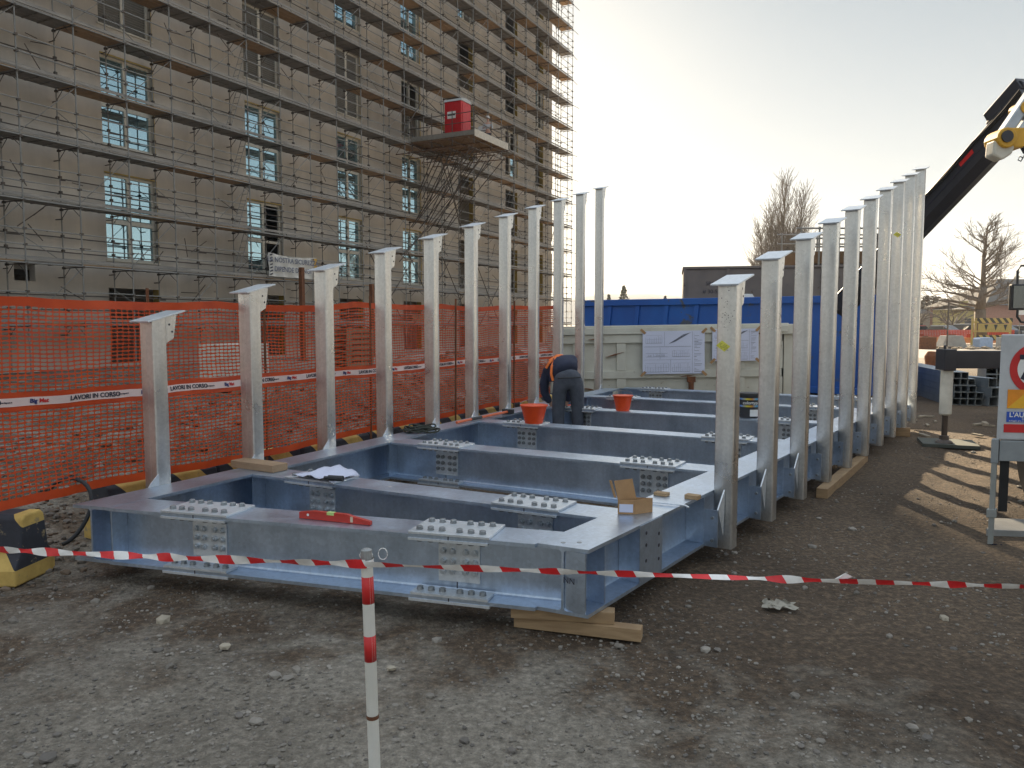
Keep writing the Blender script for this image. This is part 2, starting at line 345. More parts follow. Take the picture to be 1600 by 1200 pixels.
# ------------------------------------------------------------------ steel frame
T, HB, BF = .484, .351, .275; ZB = T - HB
uL = V(.4427, .8967, 0); vL = V(.8967, -.4427, 0); uR = V(.5754, .8179, 0); vR = V(.8179, -.5754, 0)
Lo = V(-2.722, 4.765, 0); Ro = V(.367, 3.751, 0)
frame = thing('steel_framework', (1, 7, 0), 'large galvanised steel frame of bolted beams with two rows of uprights on timber blocks', 'steel frame')
def isec(hw=BF / 2, h=HB, tf=.019, tw=.006, r=.016):
    q = [(tw, tf + r), (tw + r * .3, tf + r * .3), (tw + r, tf)]
    R_ = [(hw, 0), (hw, tf)] + q[::-1]; R_ = [(hw, 0), (hw, tf), (tw + r, tf), (tw + r * .3, tf + r * .3), (tw, tf + r)]
    top = [(x, h - z) for x, z in R_[::-1]]
    right = R_ + top
    left = [(-x, z) for x, z in right[::-1]]
    return right + left
SEC = isec()
def beam(name, a, b, mat=STEEL, e0=0, e1=0, skew0=None, skew1=None):
    """I-beam along a->b (centre line at ground plane), ends optionally skewed to a direction"""
    d = (b - a).normalized(); w = V(d.y, -d.x, 0); P = []
    for p, sk in ((a, skew0), (b, skew1)):
        for x, z in SEC:
            q = p + w * x
            if sk is not None:
                k = x / sk.dot(w); q = p + sk * k
            P.append(q + Z * (ZB + z))
    n = len(SEC); mb = MB(); mb.add(P, [(i, (i + 1) % n, n + (i + 1) % n, n + i) for i in range(n)] + [tuple(range(n))[::-1], tuple(range(n, 2 * n))])
    return mb
LEND, REND = 9.85, 9.75
cL = Lo + vL * BF / 2; cR = Ro - vR * BF / 2
d17 = V(math.cos(rad(-17.2)), math.sin(rad(-17.2)), 0)
sbL = beam('l', cL, cL + uL * LEND, skew0=d17).build('side_beam', STEEL, frame, smooth=30)
sbR = beam('r', cR, cR + uR * REND, skew0=V(math.cos(rad(-26)), math.sin(rad(-26)), 0)).build('side_beam', STEEL, frame, smooth=30)
def isect(p, d, q, e):   # 2D line intersection
    det = d.x * -e.y + e.x * d.y; r = q - p; t_ = (r.x * -e.y + e.x * r.y) / det; return p + d * t_
# hex bolt mesh, +Z out of the plate
mb = MB(); hx = [(0.0178 * math.cos(a * math.pi / 3), .0178 * math.sin(a * math.pi / 3)) for a in range(6)]
mb.lathe([(.0195, 0), (.0195, .003)], n=14); mb.prism(hx, (0, 0, .003), V(1, 0, 0), V(0, 1, 0), Z, (0, .015)); mb.lathe([(.0178, .017), (.013, .020), (0, .0205)], n=12)
bolt_top = mb.mesh('bolt', BOLT)
mb = MB(); mb.lathe([(.018, 0), (.018, .004)], n=12); mb.prism(hx, (0, 0, .004), V(1, 0, 0), V(0, 1, 0), Z, (0, .016)); mb.lathe([(.0085, .020), (.0085, .027)], n=8)
bolt_web = mb.mesh('bolt', BOLTW)
rest_b = MB(); rest_n = MB()
def stamp(dst, me, loc, M3):
    vs = [M3 @ v.co + loc for v in me.vertices]; dst.add(vs, [tuple(p.vertices) for p in me.polygons])
def splice(parent, ctr, d, w, detail, skew=0):
    """bolted joint on a cross beam: ctr centre line point, d along, w towards the camera side"""
    g = .006; mb = MB(); L2 = .23
    mb.ob(ctr, d, w, Z, (-L2, L2), (-BF / 2 - .002, BF / 2 + .002), (T, T + .014)); mb.build('splice_plate', PLATE, parent, bevel=.0015)
    for sgn in (-1, 1):
        mb = MB(); y_ = (.03, BF / 2 + .004) if sgn > 0 else (-BF / 2 - .004, -.03)
        mb.ob(ctr, d, w, Z, (-L2, L2 - .01), y_, (T - .033, T - .0195)); mb.build('splice_plate', PLATE, parent)
    mb = MB(); mb.ob(ctr, d, w, Z, (-L2 + .01, L2 - .01), (.03, BF / 2 + .003), (ZB + .0195, ZB + .033)); mb.ob(ctr, d, w, Z, (-L2, L2), (-BF / 2, BF / 2 + .003), (ZB - .015, ZB - .0005)); mb.build('splice_plate', PLATE, parent)
    mb = MB(); mb.ob(ctr, d, w, Z, (-.105, .135), (.0065, .017), (ZB + .068, T - .052)); mb.build('splice_plate', PLATE, parent, bevel=.0015)
    mb = MB()
    for z0, z1 in ((T - .0202, T - .0008), (ZB - .0012, ZB + .0182)): mb.ob(ctr, d, w, Z, (-.003, .003), (-BF / 2 - .0012, BF / 2 + .0012), (z0, z1))
    mb.ob(ctr, d, w, Z, (-.003, .003), (-.0072, .0072), (ZB + .0185, T - .0205)); mb.build('joint_gap', DINK, parent)
    I3 = Matrix.Identity(3)
    for ax in (-.185, -.120, -.055, .045, .11, .175):
        for wy in (-.085, .085):
            R3 = Matrix.Rotation(random.uniform(0, 1), 3, 'Z'); p = ctr + d * ax + w * wy + Z * (T + .014)
            if detail: place_part(bolt_top, 'bolt', parent, p, R3)
            else: stamp(rest_b, bolt_top, p, R3)
            if wy > 0:
                for zz, up in ((T - .033, -1), (ZB + .033, 1)):
                    p = ctr + d * ax + w * wy + Z * zz; M = basis(V(1, 0, 0), V(0, up, 0), V(0, 0, up))
                    stamp(rest_n, bolt_top, p, M)
    Mw = basis(d, Z, w) if d.cross(Z).dot(w) > 0 else basis(-d, Z, w)
    for ax in (-.075, -.022, .055, .108):
        for zz in (.052, -.003, -.058):
            p = ctr + d * (ax - 0) + w * .017 + Z * ((T + ZB) / 2 + zz + .01)
            R3 = Mw @ Matrix.Rotation(random.uniform(0, 1), 3, 'Z')
            if detail: place_part(bolt_web, 'bolt', parent, p, R3)
            else: stamp(rest_b, bolt_web, p, R3)
d29 = None
for k in range(7):
    if k == 0:
        A = V(-2.42, 4.64, 0); B_ = V(.13, 3.87, 0)
    else:
        A = V(-1.914, 5.707, 0) + V(.4545, .8907, 0) * 1.755 * (k - 1); B_ = V(.466, 4.434, 0) + V(.574, .819, 0) * 1.735 * (k - 1)
    d = (B_ - A).normalized(); w = V(d.y, -d.x, 0)      # w towards the camera
    if w.y > 0: w = -w
    cA = A - w * BF / 2; pA = isect(cA, d, cL + vL * .007, uL); pB = isect(cA, d, cR - vR * .007, uR)
    # web from side-beam web to side-beam web, flanges butt against the side-beam flanges
    cb = MB(); n = V(0, 0, 0)
    cb.ob(pA, d, w, Z, (0, (pB - pA).length), (-.006, .006), (ZB + .0192, T - .0192))
    for z0, z1 in ((ZB - .001, ZB + .018), (T - .020, T - .001) if k else (T - .020, T - .001)):
        cs = []
        for sg in (-1, 1):
            for side in (0, 1):
                base = cA + w * (BF / 2 * sg)
                e = isect(base, d, (cL + vL * (BF / 2 + .001)) if side == 0 else (cR - vR * (BF / 2 + .001)), uL if side == 0 else uR); cs.append(e)
        q = [cs[0], cs[1], cs[3], cs[2]]
        cb.add([p + Z * z0 for p in q] + [p + Z * z1 for p in q], [(0, 1, 2, 3), (4, 5, 6, 7), (0, 1, 5, 4), (1, 2, 6, 5), (2, 3, 7, 6), (3, 0, 4, 7)])
    for s_ in (1, -1):      # root fillets of web
        for zc, zs in ((ZB + .018, 1), (T - .020, -1)):
            cb.prism([(0, 0), (.014, 0), (.004, .004), (0, .014)], pA + w * .006 * s_ + Z * zc, w * s_, Z * zs, d, (.002, (pB - pA).length - .002))
    o = cb.build('cross_beam', STEEL, frame)
    # stiffeners near both ends
    mb = MB(); mb.ob(pA, d, w, Z, (.125, .133), (.007, BF / 2 - .006), (ZB + .019, T - .0205)); mb.build('stiffener', STEEL, o)
    L = (B_ - A).length; SA = isect(cA, d, cL + vL * BF / 2, uL); SB = isect(cA, d, cR - vR * BF / 2, uR)
    splice(o, SA + d * (.56 if k else .60), d, w, k < 2); splice(o, SB - d * (.50 if k else .52), d, w, k < 2)
kind(rest_b.build('bolt', BOLT, frame), 'stuff'); kind(rest_n.build('nut', BOLT, frame), 'stuff')
# right side beam: outer stiffeners and joint plate
def out(t0, t1, v0, v1, z0, z1, nm='stiffener', m=STEEL, bev=0):
    mb = MB(); mb.ob(Ro, uR, vR, Z, (t0, t1), (v0, v1), (z0, z1)); return mb.build(nm, m, sbR, bevel=bev)
out(.012, .024, -BF / 2 + .008, -.012, ZB + .020, T - .0205); out(.20, .21, -BF / 2 + .008, -.004, ZB + .020, T - .0205)
out(.60, .615, -BF / 2 + .008, .001, ZB + .020, T - .0205)
o = out(.60, .90, -.006, .003, ZB + .004, T - .004, 'joint_plate', STEEL, .002)
mb = MB()
for t_, z_ in ((.68, .13), (.68, .22), (.68, .29), (.85, .10), (.85, .18), (.85, .25)): mb.tube(Ro + uR * t_ + vR * .0025 + Z * (ZB + z_), Ro + uR * t_ + vR * .0045 + Z * (ZB + z_), .011, 10)
mb.build('bolt_hole', DINK, sbR)
mb = MB()
for a, b_ in ((-.1, .06), (-.045, .11)): mb.tube(Ro + uR * b_ - vR * (.05 - a * 1.2) + Z * (T - .003), Ro + uR * b_ - vR * (.05 - a * 1.2) + Z * (T + .0015), .013, 12)
mb.build('bolt_hole', BOLT, sbR)
# columns
def rrect(w, d, r=.012, n=3):
    P = []
    for cx, cy, a0 in ((w - r, r, -90), (w - r, d - r, 0), (r, d - r, 90), (r, r, 180)):
        for i in range(n + 1):
            a = rad(a0 + 90 * i / n); P.append((cx + r * math.cos(a), cy + r * math.sin(a)))
    return P
SL = math.tan(rad(14.2))
def column(P, u, v, z0, z1, side, k):
    """P = near corner on the beam edge; v points away from the beam; u along the row"""
    W_, D_ = .130, .117
    mb = MB(); prof = rrect(W_, D_); n = len(prof)
    bot = [P + v * a + u * b_ + Z * z0 for a, b_ in prof]; top = [P + v * a + u * b_ + Z * (z1 + b_ * SL) for a, b_ in prof]
    mb.add(bot + top, [(i, (i + 1) % n, n + (i + 1) % n, n + i) for i in range(n)] + [tuple(range(n))[::-1], tuple(range(n, 2 * n))])
    o = mb.build('column', COLM, frame, smooth=30)
    # sloped cap plate
    us = (u + Z * SL).normalized(); nn = us.cross(v).normalized();
    if nn.z < 0: nn = -nn
    mb = MB(); mb.ob(P + Z * z1, us, v, nn, (-.055, .265), (-.030, W_ + .030), (.0, .012)); mb.build('cap_plate', PLATE, o, bevel=.002)
    # fin plate under the far overhang
    zt = z1 + D_ * SL; vm = W_ - .02 if side > 0 else .02
    mb = MB(); mb.prism([(D_ - .002, zt - .19), (D_ + .07, zt - .15), (D_ + .10, zt + .10 * SL - .004), (D_ - .002, zt - .004)], P + v * (vm - .004), u, Z, v, (0, .009)); mb.build('fin_plate', COLM, o)
    mb = MB()
    for a_, b_ in ((D_ + .035, zt - .055), (D_ + .058, zt - .105)): mb.tube(P + v * (vm - .0055) + u * a_ + Z * b_, P + v * (vm + .0065) + u * a_ + Z * b_, .008, 8)
    mb.build('bolt_hole', DINK, o)
    # weld seam along the front
    mb = MB(); mb.ob(P, v, u, Z, (.060, .064), (-.0012, .002), (z0 + .01, z1 - .004)); mb.build('weld_seam', COLM, o)
    # connection to the beam
    mb = MB()
    mb.ob(P, u, v, Z, (-.155, -.147), (-BF / 2 + .008, -.004), (ZB + .02, T - .0205))
    mb.ob(P, u, v, Z, (-.150, -.140), (-.004, .088), (ZB + .005, T - .10))
    mb.ob(P, u, v, Z, (-.139, .0), (.020, .030), (ZB + .012, T - .115))
    mb.build('bracket', STEEL, o)
    mb = MB()
    for zz in (ZB + .05, T - .15): mb.tube(P - u * .14 + v * .055 + Z * zz, P - u * .165 + v * .055 + Z * zz, .011, 6)
    mb.build('bolt', BOLT, o)
    if k < 3 and side > 0:
        mb = MB(); mb.prism([(-.13, T - .10), (-.012, T + .015), (-.012, T - .11), (-.03, ZB + .055)], P + v * .075, u, Z, v, (0, .009)); mb.build('fin_plate', PLATE, o)
    if side < 0:
        mb = MB(); mb.prism([(.002, T + .001), (-.085, T + .001), (-.06, T + .03), (.002, T + .085)], P - v * .012, u, Z, v, (0, .008)); mb.build('fin_plate', PLATE, o)
    return o
cols_r = []
for k in range(10): cols_r.append(column(Ro + uR * (1.725 + .905 * k) + vR * .0015, uR, vR, .095, 1.865 + .2275 * k, 1, k))
PL0 = Lo + uL * .60
for k in range(11): column(Lo + uL * (.60 + .903 * k) - vL * .0015, uL, -vL, .10, 1.625 + .2285 * k, -1, k)
# yellow hand written labels stuck to two columns
def sticker(col, P, z, s):
    mb = MB(); mb.prism([(-.035, .0), (.005, .035), (.062, -.005), (.022, -.04)], P + Z * z - uR * .0022, vR, Z, uR, (0, .001)); mb.build('paper_label', simple('yellow_sticker', (.72, .68, .10), .6), col)
    mb = MB()
    for i in range(4):
        for j in range(5):
            if random.random() < .75: x0 = -.012 + i * .003 + j * .011; z0 = z + .016 - i * .011 - j * .0040 + .004; mb.prism([(x0, 0), (x0 + .008, -.003), (x0 + .008, -.0055), (x0, -.0025)], P + Z * z0 - uR * .003, vR, Z, uR, (0, .0006))
    mb.build('handwriting', DINK, col)
sticker(cols_r[0], Ro + uR * 1.725 + vR * .035, 1.46, 1)
P7 = Ro + uR * (1.725 + .905 * 7) + vR * .06; sticker(cols_r[7], P7, 2.78, 1)
# specks of spatter on the near column
mb = MB()
for i in range(46):
    a_ = min(.12, max(.008, random.gauss(.07, .018))); z_ = 1.68 + random.gauss(0, .07); P_ = Ro + uR * 1.725 + vR * a_ + Z * z_; mb.tube(P_ - uR * .0008, P_ + uR * .0005, random.uniform(.0012, .0035), 6)
mb.build('paint_spatter', DINK, cols_r[0])
# numbers written on the web by the corner
me = text_mesh('NN', .045, DINK); o = place_part(me, 'handwriting', frame, cR - uR * .002 + Z * (T - .17) + vR * .04, basis(vR, Z, -uR))

# ------------------------------------------------------------------ things lying on the frame
def rect_thing(name, mb, mat, base, label, cat, **kw): o = mb.build(name, mat, base=base, **kw); return tag(o, label, cat)
def bdir(k):
    d = d17 if k == 0 else V(math.cos(rad(-28.6)), math.sin(rad(-28.6)), 0); return d, V(d.y, -d.x, 0)
# timber blocks beneath
def timber(a, b_, w, h, z, label, grp='timber blocks carrying the frame'):
    a = V(*a, 0); b_ = V(*b_, 0); d = (b_ - a).normalized(); s = V(d.y, -d.x, 0); mb = MB()
    mb.ob(a, d, s, Z, (0, (b_ - a).length), (-w / 2, w / 2), (z, z + h)); o = mb.build('timber_beam', WOOD, base=(a.x, a.y, z), bevel=.003); tag(o, label, 'timber', grp)
timber((.02, 4.03), (.66, 3.83), .075, .065, .0, 'squared pale timber on the ground, lowest beneath the right front corner of the frame')
timber((.0, 3.99), (.53, 3.90), .08, .062, .067, 'timber block between the lowest timber and the right front corner of the frame')
timber((-2.45, 5.1), (-2.1, 5.0), .09, .125, .0, 'timber block under the left front corner of the steel frame')
timber((2.86, 7.05), (4.1, 8.95), .10, .09, .0, 'long rusty brown timber under the columns on the right side of the frame')
timber((1.2, 13.3), (1.8, 13.0), .09, .125, .0, 'timber block under the rear left end of the steel frame')
timber((5.3, 11.2), (5.7, 11.0), .09, .125, .0, 'timber block under the rear right end of the steel frame')
# plank over the left beam
pa = V(-2.13, 6.11, 0); pd = V(math.cos(rad(-31)), math.sin(rad(-31)), 0); ps = V(pd.y, -pd.x, 0); mb = MB()
mb.ob(pa, pd, ps, Z, (-.01, .46), (-.02, .13), (T + .001, T + .056)); rect_thing('timber_plank', mb, WOODG, (pa.x, pa.y, T), 'short weathered plank lying across the left beam beside the second left upright', 'plank', bevel=.003)
# spirit level
la, lb = V(-1.225, 4.41, 0), V(-.785, 4.245, 0); d = (lb - la).normalized(); s = V(d.y, -d.x, 0); lev = thing('spirit_level', (la.x, la.y, T), 'red tapered spirit level lying on the front beam', 'spirit level'); L = (lb - la).length
REDL = simple('red_enamel', (.50, .035, .02), .4)
mb = MB(); mb.prism([(0, 0), (L, 0), (L, .022), (L * .74, .042), (L * .68, .050), (L * .2, .050), (0, .036)], la + Z * (T + .001), d, Z, s, (-.012, .012)); mb.build('body', REDL, lev, bevel=.0015)
mb = MB(); mb.ob(la, d, s, Z, (L * .40, L * .50), (-.013, .013), (T + .036, T + .0525)); mb.build('vial', simple('lime_vial', (.55, .75, .25), .2), lev)
mb = MB(); mb.ob(la, d, s, Z, (L * .73, L * .765), (-.0135, .0135), (T + .008, T + .040)); mb.build('vial', simple('pale_vial', (.65, .55, .40), .2), lev)
mb = MB(); mb.tube(la + d * L * .13 + s * .0121 + Z * (T + .026), la + d * L * .13 + s * .0135 + Z * (T + .026), .008, 12); mb.build('hang_hole', WHT, lev)
# drawing sheet and marker on the second beam
sd_, ss_ = bdir(1); c0 = V(-1.46, 5.42, T + .016); mb = MB(); n = 10
P = [c0 + sd_ * (-.16 + .40 * i / n) - ss_ * (.02 + .30 * j / 6 - .02 * i / n) + Z * (.045 * math.sin(math.pi * i / n) * (.4 + .6 * j / 6) + .012 + .01 * math.sin(i * 1.7 + j)) for j in range(7) for i in range(n + 1)]
mb.add(P, [(j * (n + 1) + i, j * (n + 1) + i + 1, (j + 1) * (n + 1) + i + 1, (j + 1) * (n + 1) + i) for j in range(6) for i in range(n)])
o = rect_thing('paper_sheet', mb, PAPER, tuple(c0), 'white curled drawing sheet lying over the left joint of the second beam', 'paper', smooth=1); m_ = o.modifiers.new('t', 'SOLIDIFY'); m_.thickness = .0012
mb = MB(); mb.tube(c0 + sd_ * .20 - ss_ * .01 + Z * .034, c0 + sd_ * .31 - ss_ * .035 + Z * .034, .020, 10); mb.tube(c0 + sd_ * .17 - ss_ * .0 + Z * .034, c0 + sd_ * .20 - ss_ * .01 + Z * .034, .012, 8); rect_thing('tape_roll', mb, BLK, tuple(c0), 'small black tool weighing down the drawing sheet', 'tool')
# carton
cbx = thing('cardboard_box', (.66, 4.62, T), 'open brown cardboard box with white label on the right side beam', 'cardboard box')
cu = V(math.cos(rad(-8)), math.sin(rad(-8)), 0); cv = V(-cu.y, cu.x, 0)
c0 = V(.625, 4.50, T + .001)
cu2 = V(math.cos(rad(28)), math.sin(rad(28)), 0)
A_, Bx = .110, .135   # front width, depth along cu2
mb = MB(); th = .004; hh = .085
def wall(mb, p, q, z0, z1, th=.004):
    d = (q - p); L = d.length; d.normalize(); s = V(d.y, -d.x, 0); mb.ob(p, d, s, Z, (0, L), (-th / 2, th / 2), (z0, z1))
f0 = c0; f1 = c0 + cu * .098; b1_ = f1 + cu2 * .13; b0 = f0 + cu2 * .13
for p, q in ((f0, f1), (f1, b1_), (b1_, b0), (b0, f0)): wall(mb, p, q, 0, hh)
mb.prism([(0, 0), (.098, 0), (.098 + .13 * cu2.dot(cu), .13 * cu2.dot(cv)), (.13 * cu2.dot(cu), .13 * cu2.dot(cv))], c0, cu, cv, Z, (.001, .005)); mb.build('box_body', CARD, cbx)
mb = MB(); up = (Z * .97 - cu * .20).normalized(); mb.ob(f0 + Z * hh, cu2, up, cu, (0, .13), (0, .115), (-.002, .002)); mb.build('lid', CARD, cbx)
mb = MB(); up2 = (Z * .95 - cu * .1 - cu2 * .2).normalized(); mb.ob(f0 + Z * (hh + .012) - cu * .01, -cu * .6 + cu2 * .2, up2, cu2, (0, .03), (0, .11), (-.002, .002)); mb.build('flap', CARD, cbx)
mb = MB(); mb.ob(f0, cu, V(cu.y, -cu.x, 0), Z, (.008, .088), (.002, .0045), (.012, .06)); mb.build('paper_label', PAPER, cbx)
# offcuts & metal strip
mb = MB(); mb.ob(V(.98, 5.0, 0), uR, vR, Z, (-.03, .03), (-.045, .045), (T + .001, T + .022)); rect_thing('wood_offcut', mb, WOOD, (.98, 5.0, T), 'small wooden offcut just behind the cardboard box', 'offcut', bevel=.002)
mb = MB(); mb.ob(V(1.16, 4.90, 0), uR, vR, Z, (-.03, .03), (-.045, .045), (T + .001, T + .028)); rect_thing('wood_offcut', mb, WOOD, (1.16, 4.90, T), 'small wooden block near the outer edge of the right beam by the nearest upright', 'offcut', bevel=.002)
mb = MB(); mb.path([(.80, 4.80, T + .008), (.95, 4.73, T + .012), (1.06, 4.68, T + .010), (1.08, 4.655, T + .002)], .006, 6); rect_thing('metal_strip', mb, PLATE, (.8, 4.8, T), 'thin pale metal strip lying between the box and the wooden block', 'strip')
# sledge hammer on left beam
ham = thing('sledge_hammer', (-.28, 9.2, T), 'sledge hammer with orange handle and black head lying on the left beam', 'hammer')
h0, h1 = V(-.62, 8.62, T + .022), V(-.05, 9.62, T + .03); dh = (h1 - h0).normalized()
mb = MB(); mb.tube(h0, h1, .016, 8); mb.build('handle', simple('orange_handle', (.75, .16, .06), .5), ham)
mb = MB(); mb.tube(h0 + dh * .30, h0 + dh * .52, .019, 8); mb.build('grip', BLK, ham)
hs_ = V(dh.y, -dh.x, 0); mb = MB(); mb.ob(h1, hs_, dh, Z, (-.075, .075), (-.025, .03), (-.027, .032)); mb.build('head', BLK, ham, bevel=.006)
# coiled strap next to fourth left upright
mb = MB()
for c in range(7):
    r0 = random.uniform(.07, .15); cx, cy = -1.0 + random.uniform(-.06, .1), 8.02 + random.uniform(-.05, .05)
    mb.path([(cx + r0 * 1.3 * math.cos(a) * .9, cy + r0 * math.sin(a), T + .012 + .012 * c * .6 + .012 * math.sin(3 * a + c)) for a in [i * .42 for i in range(16)]], .009, 5)
rect_thing('rope_coil', mb, simple('dark_green_rope', (.05, .055, .045), .9), (-1.0, 8.0, T), 'tangled dark rope coil on the left beam at the fourth upright', 'rope', smooth=1)
# buckets
def bucket(x, y, z, rt, rb, h, label, mat=BUCKET):
    o = thing('bucket', (x, y, z), label, 'bucket', 'orange rubber buckets on the frame')
    mb = MB(); mb.lathe([(rb, 0), (rt, h), (rt + .008, h), (rt + .008, h - .012), (rt + .001, h - .014)], (x, y, z), 28); mb.lathe([(rt - .006, h - .002), (rb - .006, .006)], (x, y, z), 28); mb.lathe([(rb - .004, .005), (.0, .006)], (x, y, z), 28)
    mb.f = [f for f in mb.f]; mb.build('pail', mat, o, smooth=35)
    mb = MB(); mb.path([(x + (rt + .006) * math.cos(a), y + (rt + .006) * math.sin(a) * .55 - .02, z + h + .055 * math.sin(a)) for a in [math.pi * i / 12 for i in range(13)]], .003, 5); mb.build('handle', BOLT, o)
    mb = MB(); mb.lathe([(rt - .03, h * .55), (0, h * .56)], (x, y, z), 20); mb.build('contents', BLK, o)
    return o
bucket(.245, 8.62, T + .015, .150, .098, .205, 'wide orange bucket on the fourth beam left of the worker')
bucket(1.44, 10.02, T + .001, .125, .085, .20, 'orange bucket on the fifth beam right of the bending worker')
bucket(.82, 11.3, .0, .12, .085, .42, 'red bucket seen between the legs of the worker')
pb = thing('paint_bucket', (2.92, 9.28, T), 'black paint bucket with rainbow label and white sticker on the fifth beam', 'bucket'); c0 = (2.86, 9.30, T + .001)
mb = MB(); mb.lathe([(.108, 0), (.116, .29)], c0, 28); mb.build('pail', BLK, pb, smooth=35)
mb = MB(); mb.lathe([(.121, .262), (.121, .292), (.108, .298), (0, .298)], c0, 28); mb.build('lid', BLK, pb, smooth=35)
for i, (zz, cc) in enumerate(((.215, (.05, .2, .6)), (.130, (.05, .3, .65)))):
    mb = MB(); mb.lathe([(.1145, zz), (.1150, zz + .022)], c0, 28)
    m_, t, b = nt('rainbow_band_%d' % i, (.5, .5, 0), .5); co = coords(t); sx_ = N(t, 'ShaderNodeSeparateXYZ'); t.links.new(co, sx_.inputs[0]); mr = N(t, 'ShaderNodeMapRange'); t.links.new(sx_.outputs[0], mr.inputs[0]); mr.inputs[1].default_value = 2.75; mr.inputs[2].default_value = 2.97
    r_ = ramp(t, mr.outputs[0], [(0, (.1, .25, .6)), (.25, (.7, .6, .05)), (.5, (.6, .25, .03)), (.75, (.08, .35, .55)), (1, (.1, .2, .5))]); t.links.new(r_.outputs[0], b.inputs[0]); mb.build('label_band', m_, pb)
o = place_part(text_mesh('colortyp', .052, WHT, bold=.001), 'lettering', pb, V(*c0) + V(-.02, -.1165, .182), Matrix.Rotation(rad(90), 3, 'X'))
mb = MB(); mb.ob(V(*c0), V(1, 0, 0), V(0, 1, 0), Z, (-.02, .075), (-.1165, -.10), (.02, .10)); mb.build('sticker', WHT, pb)

# ------------------------------------------------------------------ barrier blocks
def barrier(loc, rz, L, label, x0=0):
    o = thing('barrier_block', loc, label, 'barrier block', 'yellow and black barrier blocks along the net', rz)
    mb = MB(); prof = [(-.19, 0), (.19, 0), (.19, .10), (.13, .19), (.10, .40), (.07, .425), (-.07, .425), (-.10, .40), (-.13, .19), (-.19, .10)]
    mb.prism(prof, (0, 0, 0), V(0, 1, 0), Z, V(1, 0, 0), (x0, x0 + L)); mb.build('body', BLKYEL, o, local=True, bevel=.012)
    mb = MB(); mb.box(x0 + L * .2, x0 + L * .34, -.03, .03, .424, .432); mb.build('lifting_slot', DINK, o, local=True); return o
aL = math.atan2(uL.y, uL.x)
wh = ['lowermost striped barrier block, behind the left front corner of the frame', 'striped barrier block between the first and second left uprights', 'striped barrier block at the foot of the third left upright', 'striped barrier block near the rope coil on the left beam', 'striped barrier block beside the fifth and sixth left uprights', 'striped barrier block behind the handle of the sledge hammer', 'striped barrier block level with the wide orange bucket', 'striped barrier block to the left of the bending worker', 'farthest striped barrier block at the end of the orange net']
for i in range(9):
    p = Lo + uL * (.62 + 1.06 * i) - vL * (.66 + .02 * (i % 2)); barrier((p.x, p.y, 0), aL + random.uniform(-.01, .01), 1.02, wh[i])
barrier((-3.66, 4.84, 0), rad(-4), .99, 'separate yellow and black barrier block nearest the camera at the left edge', -.34)
# hose loop behind it
mb = MB(); mb.path([(-3.05 + .17 * math.cos(a) + .02 * math.sin(2 * a), 5.2 + .10 * math.sin(a * .7), .33 + .21 * math.sin(a)) for a in [rad(-80 + 13 * i) for i in range(20)]], .014, 8); tag(mb.build('hose', BLK, base=(-3.0, 5.2, 0), smooth=1), 'black rubber hose looping up behind the nearest barrier block', 'hose')

# ------------------------------------------------------------------ orange safety net
net = thing('safety_net_fence', (-1.0, 9, 0), 'orange plastic mesh safety fence with printed tape stretched along the left side', 'fence')
NOFF = .44
def npt(s, z):
    wv = .025 * math.sin(s * 2.3 + z * 2) + .04 * noise.noise(V(s * 1.3, z * 1.7, 0)) + .022 * noise.noise(V(s * 4, z * 3, 2))
    p = Lo + uL * s - vL * (NOFF + .012 * max(0, s) + wv); return V(p.x, p.y, z + .010 * noise.noise(V(s * 2.2, z * 1.5, 8)) + .004 * noise.noise(V(s * 9, z * 6, 3)))
def nlo(s): return .435 + .012 * math.sin(s * 2.1) + .008 * s * 0
def nhi(s): return 1.775 + .016 * s + .012 * math.sin(s * 1.7 + 1) - .030 * abs(math.sin(s * 1.75 + .3))
s0, s1 = -1.7, 8.75; NC, NR = int((s1 - s0) / .046), 44
mb = MB()
for i in range(NC):
    sa = s0 + (s1 - s0) * i / NC; sb = s0 + (s1 - s0) * (i + 1) / NC; sm = (sa + sb) / 2; lo, hi = nlo(sm) + .055, nhi(sm) - .055
    for j in range(NR):
        za = lo + (hi - lo) * j / NR; zb = lo + (hi - lo) * (j + 1) / NR; zm = (za + zb) / 2
        if abs(zm - 1.103) < .062: continue
        jit = random.uniform(-.002, .002); hs = (sb - sa) * .455; hz = (zb - za) * .36; q = .80
        O = [(sa, za), (sm, za), (sb, za), (sb, zm), (sb, zb), (sm, zb), (sa, zb), (sa, zm)]
        I = [(sm - hs * q, zm - hz * q), (sm, zm - hz), (sm + hs * q, zm - hz * q), (sm + hs, zm), (sm + hs * q, zm + hz * q), (sm, zm + hz), (sm - hs * q, zm + hz * q), (sm - hs, zm)]
        mb.add([npt(a, b_) for a, b_ in O] + [npt(a, b_ + jit) for a, b_ in I], [(k, (k + 1) % 8, 8 + (k + 1) % 8, 8 + k) for k in range(8)])
mb.build('mesh', ORANGE, net)
def band(zf0, zf1, name, mat, off=0, thick=0, sr=(s0, s1), seg=180):
    mb = MB(); P = []
    for i in range(seg + 1):
        s = sr[0] + (sr[1] - sr[0]) * i / seg
        for zf in (zf0, zf1): P.append(npt(s, zf(s)) + vL * off)
    mb.add(P, [(2 * i, 2 * i + 2, 2 * i + 3, 2 * i + 1) for i in range(seg)]); return mb.build(name, mat, net, smooth=1)
band(lambda s: nhi(s) - .056, nhi, 'top_band', ORANGE); band(nlo, lambda s: nlo(s) + .056, 'bottom_band', ORANGE)
band(lambda s: 1.04, lambda s: 1.165, 'middle_band', ORANGE)
tl = lambda s: 1.075; th_ = lambda s: 1.130
band(tl, th_, 'printed_tape', PINKW, .004)
mL = basis(uL, Z, vL)
i = 0; s = -1.55
